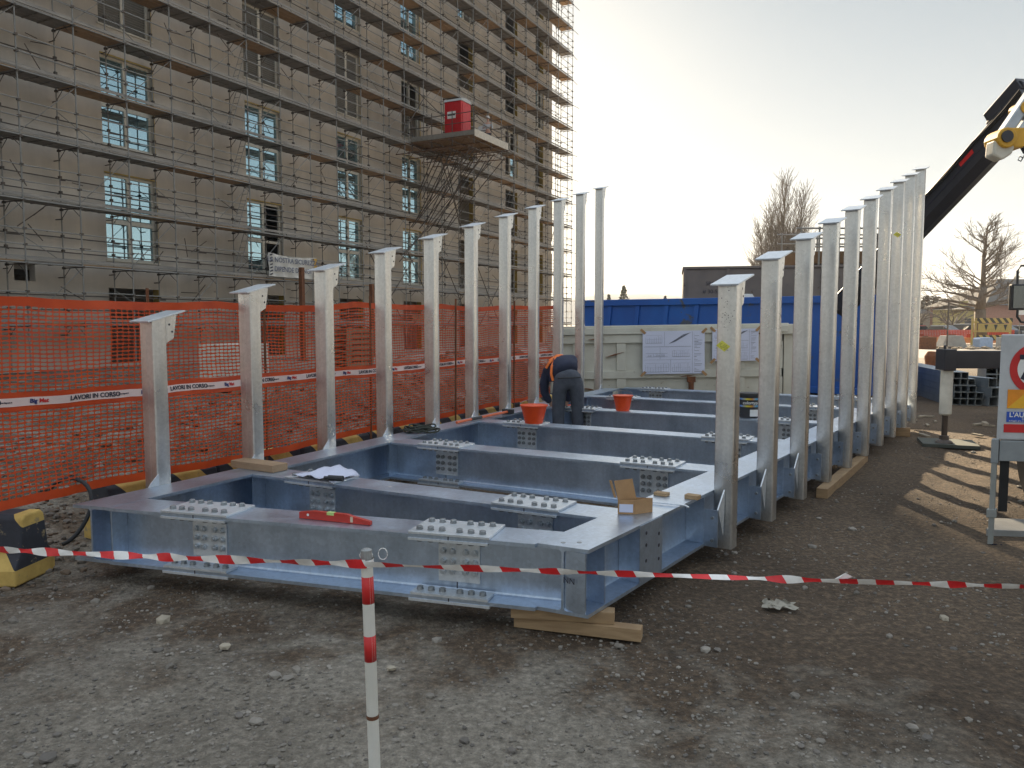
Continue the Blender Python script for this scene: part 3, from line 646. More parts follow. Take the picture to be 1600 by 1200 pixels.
while s < 8.4:
    for txt, ds, sz, mt in (('LAVORI IN CORSO', .42, .044, DINK), ('Big', .0, .038, DBLUE), ('Mat', .064, .038, RED), ('www.bigmat.it', .63, .014, DINK)):
        tm_ = text_mesh(txt, sz, mt, bold=.0013 if sz > .03 else .0004); m_ = MB()
        m_.add([npt(s + ds + v.co.x, 1.103 + v.co.y) + vL * (.0075 + v.co.z) for v in tm_.vertices], [tuple(p.vertices) for p in tm_.polygons]); m_.build('lettering', mt, net)
    s += .80
for s_, r_ in ((-.9, .012), (.95, .012), (2.15, .011), (3.7, .012), (5.5, .012), (7.2, .012), (8.7, .012)):
    p = Lo + uL * s_ - vL * (NOFF + .05); mb = MB(); mb.tube((p.x, p.y, .3), (p.x + .01, p.y, 1.86 + .012 * s_), r_, 8); mb.build('post', RUST, net)

# ------------------------------------------------------------------ building under scaffolding
bd = V(math.sin(rad(27)), math.cos(rad(27)), 0); bn = V(bd.y, -bd.x, 0); F0 = V(-13.5, 28.4, 0)
WO = -1.3
def wp(t_, z, o=WO): return F0 + bd * t_ + bn * o + Z * z
bld = thing('building', tuple(wp(15, 0)), 'tall unfinished grey rendered building wrapped in scaffolding', 'building')
tcs = [(-6.3, 2.1, 0), (.70, 2.15, 0), (7.55, 2.15, 0), (13.6, 1.95, 0), (19.3, 1.85, 0), (25.6, 1.9, 1), (32.2, 1.9, 1), (37.0, 1.4, 1)]
rows = [(.15, 2.95), (3.98, 7.12), (8.15, 11.35), (12.4, 15.65), (16.9, 20.0), (21.2, 24.2), (25.3, 28.3)]
WT0, WT1, WZ = -12.0, 39.4, 29.4
wins = []
for ti, (tc, w_, bare) in enumerate(tcs):
    for ri, (a, b_) in enumerate(rows):
        wins.append((tc - w_ / 2, tc + w_ / 2, a, b_, ti, ri, bare))
extra = [(-3.75, -3.05, 3.05, 3.62, -1, 0, 2)]
holes = wins + extra
te = sorted({WT0, WT1} | {h[0] for h in holes} | {h[1] for h in holes}); ze = sorted({-.3, WZ} | {h[2] for h in holes} | {h[3] for h in holes})
mb = MB()
for i in range(len(te) - 1):
    for j in range(len(ze) - 1):
        tm, zm = (te[i] + te[i + 1]) / 2, (ze[j] + ze[j + 1]) / 2
        if any(h[0] < tm < h[1] and h[2] < zm < h[3] for h in holes): continue
        mb.add([wp(te[i], ze[j]), wp(te[i + 1], ze[j]), wp(te[i + 1], ze[j + 1]), wp(te[i], ze[j + 1])], [(0, 1, 2, 3)])
for h in holes:     # reveals
    a = [wp(h[0], h[2]), wp(h[1], h[2]), wp(h[1], h[3]), wp(h[0], h[3])]; b_ = [p - bn * .32 for p in a]; mb.add(a + b_, [(k, (k + 1) % 4, 4 + (k + 1) % 4, 4 + k) for k in range(4)])
for (ta, tb) in ((WT0, WT0), (WT1, WT1)): mb.add([wp(ta, -.3), wp(ta, -.3, WO - 14), wp(ta, WZ, WO - 14), wp(ta, WZ)], [(0, 1, 2, 3)])
mb.add([wp(WT0, -.3, WO - 14), wp(WT1, -.3, WO - 14), wp(WT1, WZ, WO - 14), wp(WT0, WZ, WO - 14)], [(0, 1, 2, 3)])
mb.build('wall', RENDERW, bld)
mb = MB(); mb.ob(wp(0, WZ), bd, bn, Z, (WT0 - .3, WT1 + .3), (-14.3, .3), (0, .35)); mb.build('roof', RENDERW, bld)
for k in range(1, 6):
    mb = MB(); mb.ob(wp(0, 0), bd, bn, Z, (WT0 + .1, WT1 - .1), (-13.8, -.34), (k * 4.2 - .75, k * 4.2 - .5)); mb.build('floor_slab', CONC, bld)
mb = MB(); mb.ob(wp(0, 0), bd, bn, Z, (WT0 + .1, WT1 - .1), (-4.2, -4.0), (0, WZ - .1)); mb.build('inner_wall', RENDERW, bld)
def window(h):
    t0, t1, z0, z1, ti, ri, bare = h; rnd = random.random()
    if (ti, ri) in ((1, 3), (2, 3), (3, 3), (2, 4)): kind_ = 'shutter'
    elif (ti, ri) == (4, 3): kind_ = 'open'
    elif bare == 2: kind_ = 'void'
    elif bare: kind_ = 'void' if rnd < .6 else 'foam'
    elif ti == 4 and ri == 4: kind_ = 'glass'
    elif ri == 0: kind_ = 'void'
    else: kind_ = 'glass'
    mb = MB(); P = wp(0, 0)
    def bar(a, b_, c, d_, y0=-.24, y1=-.14): mb.ob(P, bd, bn, Z, (a, b_), (y0, y1), (c, d_))
    f = .085; tm = (t0 + t1) / 2; zt = z0 + (z1 - z0) * .46
    if kind_ in ('void',):
        if ti >= 0:
            mb.ob(P, bd, bn, Z, (t1 - .03, t1 - .0), (-.30, .01), (z0, z1)); mb.build('window', FOAM, bld)
        return
    bar(t0, t0 + f, z0, z1); bar(t1 - f, t1, z0, z1); bar(t0 + f, t1 - f, z0, z0 + f); bar(t0 + f, t1 - f, z1 - f, z1)
    bar(tm - .07, tm + .07, z0 + f, z1 - f, -.245, -.13); bar(t0 + f, t1 - f, zt - .10, zt + .02, -.235, -.135)
    mb.ob(P, bd, bn, Z, (t0 - .06, t1 + .10), (-.30, .05), (z0 - .05, z0 + .0))
    w = mb.build('window', CREAM, bld)
    mb = MB(); mb.ob(P, bd, bn, Z, (t1 + .002, t1 + .06), (-.02, .012), (z0, z1 + .02)); mb.ob(P, bd, bn, Z, (t0, t1), (-.02, .010), (z1 + .002, z1 + .05)); mb.build('foam_strip', FOAM, w)
    if kind_ == 'shutter':
        mb = MB()
        for a, b_ in ((t0 + f, tm - .07), (tm + .07, t1 - f)):
            n = 34
            for i in range(n):
                zc = z0 + f + (z1 - z0 - 2 * f) * (i + .5) / n; mb.prism([(-.035, -.03), (.0, .035), (.008, .030), (-.027, -.035)], P + bn * -.19 + Z * zc, bn, Z, bd, (a, b_))
        mb.build('shutter', SHUT, w); return
    cells = [(t0 + f, tm - .07, z0 + f, zt - .1), (tm + .07, t1 - f, z0 + f, zt - .1), (t0 + f, tm - .07, zt + .02, z1 - f), (tm + .07, t1 - f, zt + .02, z1 - f)]
    for ci, (a, b_, c, d_) in enumerate(cells):
        if kind_ == 'open' or (ti == 2 and ri == 1 and ci in (1, 3)): continue
        if kind_ == 'foam' and random.random() < .6: continue
        tl_ = random.uniform(-.008, .008); g = MB()
        g.ob(P, bd, bn, Z, (a, b_), (-.20 + tl_, -.19 + tl_), (c, d_)); g.build('pane', GLASS, w)
        if ci >= 2:
            g = MB(); g.ob(P, bd, bn, Z, (a, b_), (-.188, -.180), (c, c + .05)); g.build('sash', CREAM, w)
for h in holes: window(h)
mb = MB()
for z_ in (4.2, 8.4, 12.6): mb.ob(wp(0, 0), bd, bn, Z, (39.4, 39.55), (-.5, .0), (z_, z_ + 3.2))
mb.build('foam_strip', simple('insulation_board', (.55, .42, .20), .9), bld)

# ---- scaffolding
scf = thing('scaffolding', tuple(F0 + bd * 15), 'grey tube scaffolding with many plank decks covering the whole building front', 'scaffolding')
BAY = 1.9; TS = [(-.33 + BAY * i) for i in range(-5, 22)]; TE = TS[-1] + 1.0
LV = [1.65 + 1.98 * k for k in range(14)]; SD = 1.02
def sp(t_, z, o=0): return F0 + bd * t_ + bn * o + Z * z
for i, t_ in enumerate(TS):
    mb = MB(); mb.tube(sp(t_, 0), sp(t_ + random.uniform(-.03, .03), 29.4 + .3 * (i % 3), 0), .026, 6)
    mb.tube(sp(t_, 0, -SD), sp(t_, 29.2, -SD), .024, 6); mb.build('standard_pole', TUBE, scf)
for o_ in (0, -SD):
    mb = MB(); mb.tube(sp(TE, 0, o_), sp(TE, 29.8, o_), .024, 6); mb.build('standard_pole', TUBE, scf)
POOL = {}
def pool(name, t_, z): m_ = MB(); POOL.setdefault(name, []).append(((sp(t_, z) - cam.location).length, m_)); return m_
TOE = rough_col('toe_board', (.18, .17, .16), (.30, .275, .245), .9, .7, stretch=(1, 1, 6))
POOLMAT = {'tie_tube': DTUBE, 'wooden_deck': WOODG, 'steel_deck': DECKG, 'transom': DTUBE, 'coupler': DTUBE, 'diagonal_brace': TUBE, 'guard_rail': TUBE, 'toe_board': DECKG}
for k, z in enumerate(LV):
    for i in range(len(TS)):
        a = TS[i]; b_ = TS[i + 1] if i < len(TS) - 1 else TE
        wood = random.random() < .38
        dst = pool('wooden_deck' if wood else 'steel_deck', a, z); sdk = dst; sag = random.uniform(-.012, .012)
        for q in range(3):
            y0 = -SD + .05 + q * .315; dst.ob(sp(0, z), bd, bn, Z, (a + .015, b_ - .015), (y0, y0 + .295), (sag + random.uniform(-.006, .006) - .045, sag))
            if not wood:
                for r_ in (.3, .8, 1.3): sdk.ob(sp(0, z), bd, bn, Z, (a + r_, a + r_ + .05), (y0 + .01, y0 + .285), (sag - .065, sag - .046))
    mb = MB(); mb.ob(sp(0, z), bd, bn, Z, (TS[0], TE), (-.018, .0), (.03, .13)); mb.build('toe_board', TOE, scf)
    mb = MB(); mb.tube(sp(TS[0] - .1, z - .075, .035), sp(TE + .1, z - .075, .035), .024, 6); mb.build('ledger_tube', TUBE, scf)
    for hh in (.50, 1.0):
        mb = MB(); mb.tube(sp(TE, z + hh, 0), sp(TE, z + hh, -SD - .2), .019, 5)
        for i in range(len(TS)):
            a = TS[i]; b_ = TS[i + 1] if i < len(TS) - 1 else TE
            if 17.2 < a < 27.5 and k == 5: continue
            j1, j2 = random.uniform(-.03, .03), random.uniform(-.03, .03); mb.tube(sp(a - .05, z + hh + j1, .03), sp(b_ + .05, z + hh + j2, .03), .021, 5)
        mb.build('guard_rail', TUBE, scf)
    mb = MB(); mb.tube(sp(TE - .1, z - .07, 0), sp(TE + .9 + random.uniform(0, .5), z - .07, random.uniform(-.3, .1)), .022, 5); mb.build('end_tube', TUBE, scf)
    for i, t_ in enumerate(TS + [TE]):
        mb = pool('transom', t_, z)
        mb.tube(sp(t_, z - .10, .06), sp(t_, z - .10, -SD - .05), .022, 5)
        mb.tube(sp(t_, z - .40, -.02), sp(t_, z - .12, -.38), .012, 4); mb.tube(sp(t_, z - .40, -SD + .02), sp(t_, z - .12, -.68), .012, 4)
        if t_ < 39: mb.tube(sp(t_, z - .42 + .2 * (i % 2), -SD + .05), sp(t_ + random.uniform(-.05, .05), z - .42 + .2 * (i % 2), WO + .0), .02, 5)
    for i, t_ in enumerate(TS + [TE]):
        for hh in (.5, 1.0, -.1):
            mb = pool('coupler', t_, z); mb.ob(sp(t_, z + hh), bd, bn, Z, (-.045, .045), (-.05, .06), (-.035, .035)); mb = pool('coupler', t_ + .01, z); mb.ob(sp(t_, z + hh, -SD), bd, bn, Z, (-.04, .045), (-.05, .05), (-.04, .035))
        if i % 2 == k % 2: mb = pool('tie_tube', t_, z); mb.tube(sp(t_, z + .9, -SD), sp(t_ + random.uniform(-.5, .5), z + .9, -SD + .1), .022, 5); mb.tube(sp(t_, z + .45, -SD), sp(t_ + random.uniform(-.4, .4), z + .4, -SD + .1), .022, 5)
    for hh in (.22, .45, .95): mb = MB(); mb.tube(sp(TS[0], z + hh, -SD - .02), sp(TE, z + hh, -SD - .02), .019 if hh < .3 else .022, 5); mb.build('guard_rail', TUBE if hh < .3 else DTUBE, scf)
    for i in range(26):
        a = random.uniform(TS[0], TE); hh = random.uniform(.1, 1.7); mb = pool('tie_tube', a, z); o1 = random.uniform(-SD - .15, -.2); mb.tube(sp(a, z + hh, o1), sp(a + random.uniform(-.9, .9), z + hh + random.choice((0, 0, .7, -.5)), o1 + random.uniform(-.15, .3)), .017, 5)
    for i in range(len(TS) - 1):
        if (i + k) % 3 == 0: mb = pool('diagonal_brace', TS[i], z); mb.tube(sp(TS[i], z + .05, -.0), sp(TS[i + 1], z + 1.85, -.0), .014, 4)
        if (i * 3 + k) % 5 == 0: mb = pool('diagonal_brace', TS[i], z); mb.tube(sp(TS[i + 1], z + .1, -SD), sp(TS[i], z + 1.2, -SD), .014, 4)
for nm_, L_ in POOL.items():
    L_.sort(key=lambda q: q[0]); rest = MB()
    for i, (_, m_) in enumerate(L_):
        if i < 99: m_.build(nm_, POOLMAT[nm_], scf)
        else: rest.add(m_.v, m_.f)
    if rest.v: kind(rest.build(nm_, POOLMAT[nm_], scf), 'stuff')
for t_, k in ((4.9, 3), (4.7, 4), (5.0, 2), (4.9, 1), (5.1, 5), (24.5, 7), (30.0, 8), (30.2, 4), (13, 8)):
    z = LV[k]; mb = MB(); lean = .75
    for o_ in (-.65, -.35): mb.tube(sp(t_, z, o_), sp(t_ + lean, z + 1.95, o_), .014, 5)
    for r_ in range(7): q = (r_ + .5) / 7; mb.tube(sp(t_ + lean * q, z + 1.95 * q, -.65), sp(t_ + lean * q, z + 1.95 * q, -.35), .011, 4)
    mb.build('ladder', TUBE, scf)
# raking tubes and stair on the right part
mb = MB()
for a in (16.2, 19.9, 23.5, 27.5): mb.tube(sp(a, LV[0] + .3, .05), sp(a - 3.0, LV[2], .05), .026, 5); mb.tube(sp(a - 2.4, LV[0], .05), sp(a + 1.2, LV[2] - .4, .05), .026, 5)
for a in (17.0, 24.6): mb.tube(sp(a, LV[6] + 1.3, .08), sp(a + 6.5, LV[5] + 1.0, .6), .026, 5)
mb.tube(sp(16.5, LV[5] + .4, .05), sp(18.6, LV[6] + .8, .05), .026, 5); mb.build('raking_tube', DTUBE, scf)
# cantilevered loading platform
PT0, PT1, PO, PZ = 17.35, 21.2, 4.05, 11.62
pk = MB()
for i in range(17): a = PT0 + i * (PT1 - PT0) / 17; pk.ob(sp(0, PZ), bd, bn, Z, (a + .01, a + .21), (-.3, PO), (0, .05))
pk.build('platform_deck', simple('fresh_planks', (.22, .14, .075), .85), scf)
mb = MB(); mb.ob(sp(0, PZ), bd, bn, Z, (PT0 - .04, PT0), (0, PO + .04), (.05, .30)); mb.build('platform_board', simple('grey_board', (.23, .21, .18), .85), scf)
mb = MB(); mb.ob(sp(0, PZ), bd, bn, Z, (PT0, PT1 + .04), (PO, PO + .04), (-.02, .36)); mb.build('platform_board', simple('bleached_board', (.52, .49, .43), .8), scf)
for t_ in (PT0, PT0 + 1.3, PT0 + 2.6, PT1):   # lattice girders
    mb = MB(); mb.tube(sp(t_, PZ - .06, -1.0), sp(t_, PZ - .06, PO + .1), .026, 5); mb.tube(sp(t_, PZ - .52, -1.0), sp(t_, PZ - .52, PO - .1), .026, 5)
    for i in range(12): y0 = -1.0 + i * .41; mb.tube(sp(t_, PZ - (.06 if i % 2 else .52), y0), sp(t_, PZ - (.52 if i % 2 else .06), y0 + .41), .015, 4)
    mb.build('lattice_girder', simple('rusty_tube', (.16, .085, .05), .8), scf)
mb = MB()
for y0 in (.2, 1.4, 2.6, 3.8): mb.tube(sp(PT0 - .3, PZ - .10, y0), sp(PT1 + .3, PZ - .10, y0), .026, 5); mb.tube(sp(PT0 - .2, PZ - .55, y0), sp(PT1 + .3, PZ - .55, y0), .026, 5)
for t_ in (PT0 + .1, PT0 + .5, PT0 + 1.5, PT0 + 2.5, PT1 - .1, PT0 + .9):
    for y1, zz, dt in ((3.9, -4.6, random.uniform(-.6, .5)), (2.7, -4.2, random.uniform(-.4, .6)), (1.6, -2.9, random.uniform(-.3, .4))):
        mb.tube(sp(t_ + dt, PZ + zz, .02), sp(t_, PZ - .5, y1), .028, 5)
for a, b_, z0, z1, y0, y1 in ((PT0, PT1 + 1.2, -.7, -4.6, 2.2, .3), (PT0 + .2, PT1 + 1.8, -.8, -4.9, 1.8, .2), (PT0 + .1, PT1 + .4, -.9, -3.6, 3.2, .6), (PT1, PT0 - .9, -.6, -6.2, 3.0, .0), (PT1 - .4, PT0 - 1.2, -.6, -6.6, 2.4, .0), (PT0, PT1, -1.6, -1.5, 2.6, 2.6), (PT0, PT1, -2.8, -2.7, 1.6, 1.6)):
    mb.tube(sp(a, PZ + z0, y0), sp(b_, PZ + z1, y1), .028, 5)
mb.build('raking_strut', DTUBE, scf)
mb = MB()
for t_, y_ in ((PT0, .1), (PT0, 1.4), (PT0, 2.7), (PT0, PO), (PT0 + 1.9, PO), (PT1, PO), (PT1, 2.0)): mb.tube(sp(t_, PZ - .4, y_), sp(t_, PZ + 1.45, y_), .026, 5)
for hh in (.75, 1.25):
    mb.tube(sp(PT0, PZ + hh, -.2), sp(PT0, PZ + hh, PO + .2), .022, 5); mb.tube(sp(PT0 - .2, PZ + hh, PO), sp(PT1 + .2, PZ + hh, PO), .022, 5); mb.tube(sp(PT1, PZ + hh, -.2), sp(PT1, PZ + hh, PO + .2), .022, 5)
mb.build('platform_rail', DTUBE, scf)
# red cabin
cb_ = sp(PT0 + .75, PZ + .052, 2.6); tl_o = thing('portable_toilet', tuple(cb_), 'red portable toilet cabin with grey roof standing on the high scaffold platform', 'portable toilet')
REDC = simple('red_cabin_plastic', (.55, .015, .02), .45)
mb = MB(); mb.ob(cb_, bd, bn, Z, (-.52, .52), (-.52, .52), (0, 1.95)); mb.build('body', REDC, tl_o, bevel=.02)
mb = MB(); mb.prism([(-.56, 1.95), (.56, 1.95), (.48, 2.08), (0, 2.14), (-.48, 2.08)], cb_, bd, Z, bn, (-.56, .56)); mb.build('roof', simple('grey_roof', (.5, .52, .52), .6), tl_o)
mb = MB(); mb.ob(cb_, bd, bn, Z, (-.40, .40), (.521, .545), (.12, 1.85)); mb.build('door', REDC, tl_o, bevel=.01)
mb = MB(); mb.ob(cb_, bd, bn, Z, (-.535, -.522), (-.34, .18), (1.05, 1.42)); mb.build('sign_panel', WHT, tl_o)
mb = MB(); mb.ob(cb_, bd, bn, Z, (-.542, -.536), (-.30, .15), (1.20, 1.30)); mb.build('sign_lettering', DINK, tl_o)
# notice by the platform
mb = MB(); mb.ob(sp(PT1 + .1, PZ + 1.0, 2.2), bd, bn, Z, (-.02, .02), (-.1, .45), (0, .55)); tag(mb.build('notice_board', WHT, base=tuple(sp(PT1, PZ + 1, 2.2))), 'small white notice beside the worker on the high platform', 'notice')
# banner
mb = MB(); n = 24; b0_ = sp(6.25, 3.74, .10)
P = [sp(6.25 + 3.05 * i / n, 3.70 + (1.02 * j / 6) - .10 * math.sin(math.pi * i / n) * (j / 6) + .0 * i, .10 + .05 * math.sin(i * 1.1 + j) + .03 * math.sin(i * .5)) for j in range(7) for i in range(n + 1)]
mb.add(P, [(j * (n + 1) + i, j * (n + 1) + i + 1, (j + 1) * (n + 1) + i + 1, (j + 1) * (n + 1) + i) for j in range(6) for i in range(n)])
ban = thing('banner', tuple(b0_), 'white safety banner tied to the lowest visible scaffold deck with black capitals', 'banner')
mb.build('sheet', simple('banner_vinyl', (.62, .60, .56), .7, var=.9), ban, smooth=1)
Mb = basis(bd, Z, bn)
for txt, zz, tt_ in (('LA NOSTRA SICUREZZA', 4.42, 7.72), ('DIPENDE DA NOI', 4.02, 7.68)): place_part(text_mesh(txt, .30, INK, bold=.006), 'lettering', ban, sp(tt_, zz, .20), Mb)
mb = MB()
for i in range(7): z_ = 3.74 + i * .14; mb.prism([(0, 0), (.16, .05), (.16, .11), (0, .06)], sp(6.28, z_, .165), bd, Z, bn, (0, .004))
mb.build('black_dashes', DINK, ban)
mb = MB(); mb.prism([(2.83, .0), (3.02, .0), (3.02, .92), (2.83, .92)], sp(6.25, 3.74, .175), bd, Z, bn, (0, .004)); mb.build('yellow_edge', YEL, ban)
# clutter at ground level behind the net
PAL = simple('pallet_wood', (.26, .19, .12), .85)
def pallet(p, ang, h, label, cat='pallet', load=None):
    o = thing('pallet_stack' if not load else 'brick_stack', p, label, cat, None, ang); mb = MB()
    nb = max(1, int(h / .15))
    for q in range(1 if load else nb):
        z0 = q * .15
        for y in (-.5, 0, .5): mb.box(-.6, .6, y - .05, y + .05, z0 + .022, z0 + .12)
        for i in range(7): mb.box(-.6 + i * .185, -.6 + i * .185 + .1, -.55, .55, z0 + .122, z0 + .144); 
        for i in range(3): mb.box(-.6 + i * .55, -.6 + i * .55 + .1, -.55, .55, z0, z0 + .02)
    mb.build('pallet', PAL, o, local=True)
    if load:
        mb = MB(); nx_ = 5
        for z in range(int((h - .15) / .2)):
            for i in range(nx_):
                for j in range(4): mb.box(-.58 + i * .235, -.58 + i * .235 + .225, -.52 + j * .26, -.52 + j * .26 + .25, .15 + z * .2, .15 + z * .2 + .19)
        mb.build('load', load, o, local=True)
BRK = simple('terracotta_block', (.36, .16, .09), .9)
q = lambda s, o: tuple(Lo + uL * s - vL * o)
for s, o, h, l, ld, ct in ((2.2, 12.5, 1.4, 'stack of hollow red bricks on a pallet behind the first uprights', BRK, 'brick stack'), (6.0, 13.0, 1.7, 'tall stack of grey blocks on a pallet behind the net', CONC, 'block stack'), (10.5, 9.5, 1.3, 'stack of pale blocks on a pallet deep behind the net', SKIPW, 'block stack'), (14, 9, 1.5, 'stack of empty wooden pallets near the far end of the net', None, 'pallet stack'), (17, 6, 1.1, 'low stack of red bricks near the rear of the steel frame', BRK, 'brick stack'), (-.5, 14, 1.2, 'stack of empty wooden pallets below the small square opening', None, 'pallet stack')):
    pallet(q(s, o), random.uniform(.2, 1.2), h, l, ct, ld)
mb = MB()
for i in range(14): mb.ob(sp(19.5, LV[0] + .05 + .07 * (i // 2), -.5), bd, bn, Z, (-1.8 + random.uniform(-.1, .1), 1.6 + random.uniform(-.1, .2)), (-.28 + .3 * (i % 2), -.02 + .3 * (i % 2)), (0, .05))
tag(mb.build('plank_stack', WOODG, base=tuple(sp(19.5, LV[0], 0))), 'pile of scaffold planks lying on the lowest deck below the high platform', 'plank pile')
for i, (t_, w_) in enumerate(((12.2, 0), (17.9, 1), (22.6, 2), (7.2, 3))):
    mb = MB(); mb.ob(sp(t_, 0, 1.1), bd, bn, Z, (-.09, .09), (-.09, .09), (0, 3.6 + .5 * (i % 2))); mb.ob(sp(t_, 0, 1.1), bd, bn, Z, (-.2, .2), (-.2, .2), (0, .03)); tag(mb.build('steel_post', RUST, base=tuple(sp(t_, 0, 1.1))), ['rusty square post standing in front of the scaffold left of the third upright', 'rusty square post below the high scaffold platform', 'rusty square post at the right below the scaffold platform', 'rusty post under the white banner'][i], 'post', 'rusty posts before the scaffold')

# ------------------------------------------------------------------ skip, containers
sk = thing('waste_skip', (3, 14.3, 0), 'worn cream steel skip with ribs behind the frame, drawings taped to its side', 'skip')
tlt = rad(.9); ex = V(math.cos(tlt), 0, math.sin(tlt)); ez = V(-math.sin(tlt), 0, math.cos(tlt)); ey = V(0, 1, 0); so_ = V(.80, 14.3, 0)
def sbx(mb, x0, x1, y0, y1, z0, z1): mb.ob(so_, ex, ey, ez, (x0, x1), (y0, y1), (z0, z1))
mb = MB(); sbx(mb, 0, 4.25, .05, .07, .15, 1.46); sbx(mb, 0, 4.45, 1.75, 1.77, .15, 1.46); sbx(mb, -.05, .0, .05, 1.77, .15, 1.46); sbx(mb, 4.20, 4.25, .05, 1.77, .15, 1.40); sbx(mb, 0, 4.25, .05, 1.77, .10, .15); mb.build('body', SKIPW, sk)
mb = MB(); sbx(mb, -.06, 4.30, -.05, .10, 1.40, 1.52); sbx(mb, -.06, 4.32, -.0, .14, 1.521, 1.56); mb.build('top_rail', SKIPW, sk, bevel=.008)
mb = MB(); sbx(mb, -.02, 4.2, .0, .05, .58, .72); sbx(mb, -.02, 4.2, -.01, .05, 1.24, 1.395); mb.build('side_rail', SKIPW, sk, bevel=.006)
for x_ in (.35, 1.15, 2.45, 3.35, 4.05):
    mb = MB(); sbx(mb, x_, x_ + .17, .005, .049, .16, .575); sbx(mb, x_, x_ + .17, .005, .049, .725, 1.235); mb.build('rib', SKIPW, sk, bevel=.006)
mb = MB(); sbx(mb, 4.16, 4.46, -.03, .20, 1.36, 1.54); sbx(mb, 4.20, 4.42, .05, .12, .15, 1.36); mb.build('end_post', SKIPW, sk, bevel=.008)
mb = MB(); sbx(mb, 2.45, 2.60, -.04, .03, .50, .60); mb.tube(so_ + ex * 2.52 + ez * .35 + ey * -.02, so_ + ex * 2.52 + ez * .50 + ey * -.02, .05, 10); mb.build('latch', RUST, sk)
mb = MB()
for a, b_, c, d_ in ((.98, 1.22, 1.30, .25),):
    pass
for a, z_, l, sl in ((.95, .98, .34, .28), (.62, 1.31, .3, .05), (1.7, 1.36, .9, -.02), (3.5, 1.37, .5, .02), (2.3, .6, .3, .1), (3.0, .45, .2, .3), (.5, .42, .3, -.2)):
    mb.prism([(a, z_), (a + l * .5, z_ + l * sl * .5 - .012), (a + l, z_ + l * sl), (a + l * .5, z_ + l * sl * .5 + .012)], so_, ex, ez, ey, (-.052 if z_ > 1.3 else -.0115, .049))
mb.build('rust_scar', RUST, sk)
def drawing(x0, x1, z0, z1, label, seed):
    o = thing('drawing_sheet', tuple(so_ + ex * x0 + ez * z0), label, 'drawing'); yy = -.056; rnd = random.Random(seed)
    n = 12; mb = MB(); P = [so_ + ex * (x0 + (x1 - x0) * i / n) + ez * (z0 + (z1 - z0) * j / 6) + ey * (yy + .004 * math.sin(i * .9 + j)) for j in range(7) for i in range(n + 1)]
    mb.add(P, [(j * (n + 1) + i, j * (n + 1) + i + 1, (j + 1) * (n + 1) + i + 1, (j + 1) * (n + 1) + i) for j in range(6) for i in range(n)]); mb.build('sheet', PAPER, o, smooth=1)
    mb = MB()
    def ln(a, b_, c, d_, w=.003):
        p = V(a, b_, 0); q_ = V(c, d_, 0); dd = (q_ - p); 
        if dd.length < 1e-5: return
        dd.normalize(); nn = V(-dd.y, dd.x, 0) * w; pts = [p + nn, q_ + nn, q_ - nn, p - nn]
        mb.add([so_ + ex * (x0 + (x1 - x0) * v.x) + ez * (z0 + (z1 - z0) * v.y) + ey * (yy - .006) for v in pts], [(0, 1, 2, 3)])
    for r_ in (.33, .63, .64): ln(.02, r_, .78, r_, .0016)
    ln(.80, .02, .80, .98, .0016); ln(.35, .65, .35, .98, .0014); ln(.45, .03, .45, .33, .0014); ln(.28, .35, .28, .62, .0014)
    for i in range(40): x_ = .42 + .24 * i / 40; ln(x_, .70 + .22 * i / 40, x_ + .12, .76 + .2 * i / 40, .0012)
    for i in range(22): x_ = .08 + .3 * i / 22; ln(x_, .40, x_, .40 + .08 * rnd.random(), .0016)
    ln(.05, .40, .4, .40, .002); ln(.05, .48, .4, .48, .002)
    for bx, by, bw, bh in ((.04, .05, .38, .2), (.48, .05, .28, .2), (.05, .72, .26, .18), (.48, .40, .28, .15)):
        ln(bx, by, bx + bw, by); ln(bx, by + bh, bx + bw, by + bh, .0012); ln(bx, by + bh * .5, bx + bw, by + bh * .5, .001)
        for i in range(10): ln(bx + bw * i / 9, by, bx + bw * i / 9, by + bh * rnd.uniform(.3, 1), .0012)
    for i in range(26): y_ = .05 + .9 * i / 26; ln(.83, y_, .83 + .13 * rnd.random(), y_, .003 if i % 5 else .005)
    mb.build('drawing_lines', INK, o)
    for cx, cz in ((x0, z0), (x1, z0), (x0, z1), (x1, z1)):
        sgx = 1 if cx == x0 else -1; sgz = 1 if cz == z0 else -1; mb = MB()
        mb.prism([(cx - .05 * sgx, cz - .02 * sgz), (cx - .02 * sgx, cz - .05 * sgz), (cx + .07 * sgx, cz + .03 * sgz), (cx + .03 * sgx, cz + .06 * sgz)], so_, ex, ez, ey, (yy - .008, yy - .0065)); mb.build('adhesive_tape', CARD, o)
drawing(1.62, 2.76, .66, 1.45, 'large white construction drawing taped to the cream skip, fully visible', 3)
drawing(2.90, 3.75, .88, 1.47, 'smaller white drawing on the cream skip half hidden by the nearest right upright', 5)
# blue container, seen askew
bc = thing('blue_container', (4.5, 18.7, 0), 'large scratched blue open container with slanted ribs behind the cream skip', 'container')
q0, q1 = V(1.90, 20.7, 0), V(7.9, 16.8, 0); bx_ = (q1 - q0).normalized(); by_ = V(-bx_.y, bx_.x, 0); BL = (q1 - q0).length
mb = MB(); mb.prism([(.25, .12), (BL, .12), (BL, 2.16), (0, 2.16), (.10, .9)], q0, bx_, Z, by_, (0, .06)); mb.ob(q0, bx_, by_, Z, (0, BL), (2.3, 2.36), (.12, 2.16)); mb.prism([(.25, .12), (.31, .12), (.07, 2.16), (0, 2.16)], q0, bx_, Z, by_, (.06, 2.3)); mb.ob(q0, bx_, by_, Z, (BL - .06, BL), (.06, 2.3), (.12, 2.16)); mb.ob(q0, bx_, by_, Z, (.3, BL), (.06, 2.3), (.12, .18)); mb.build('body', BLUE, bc)
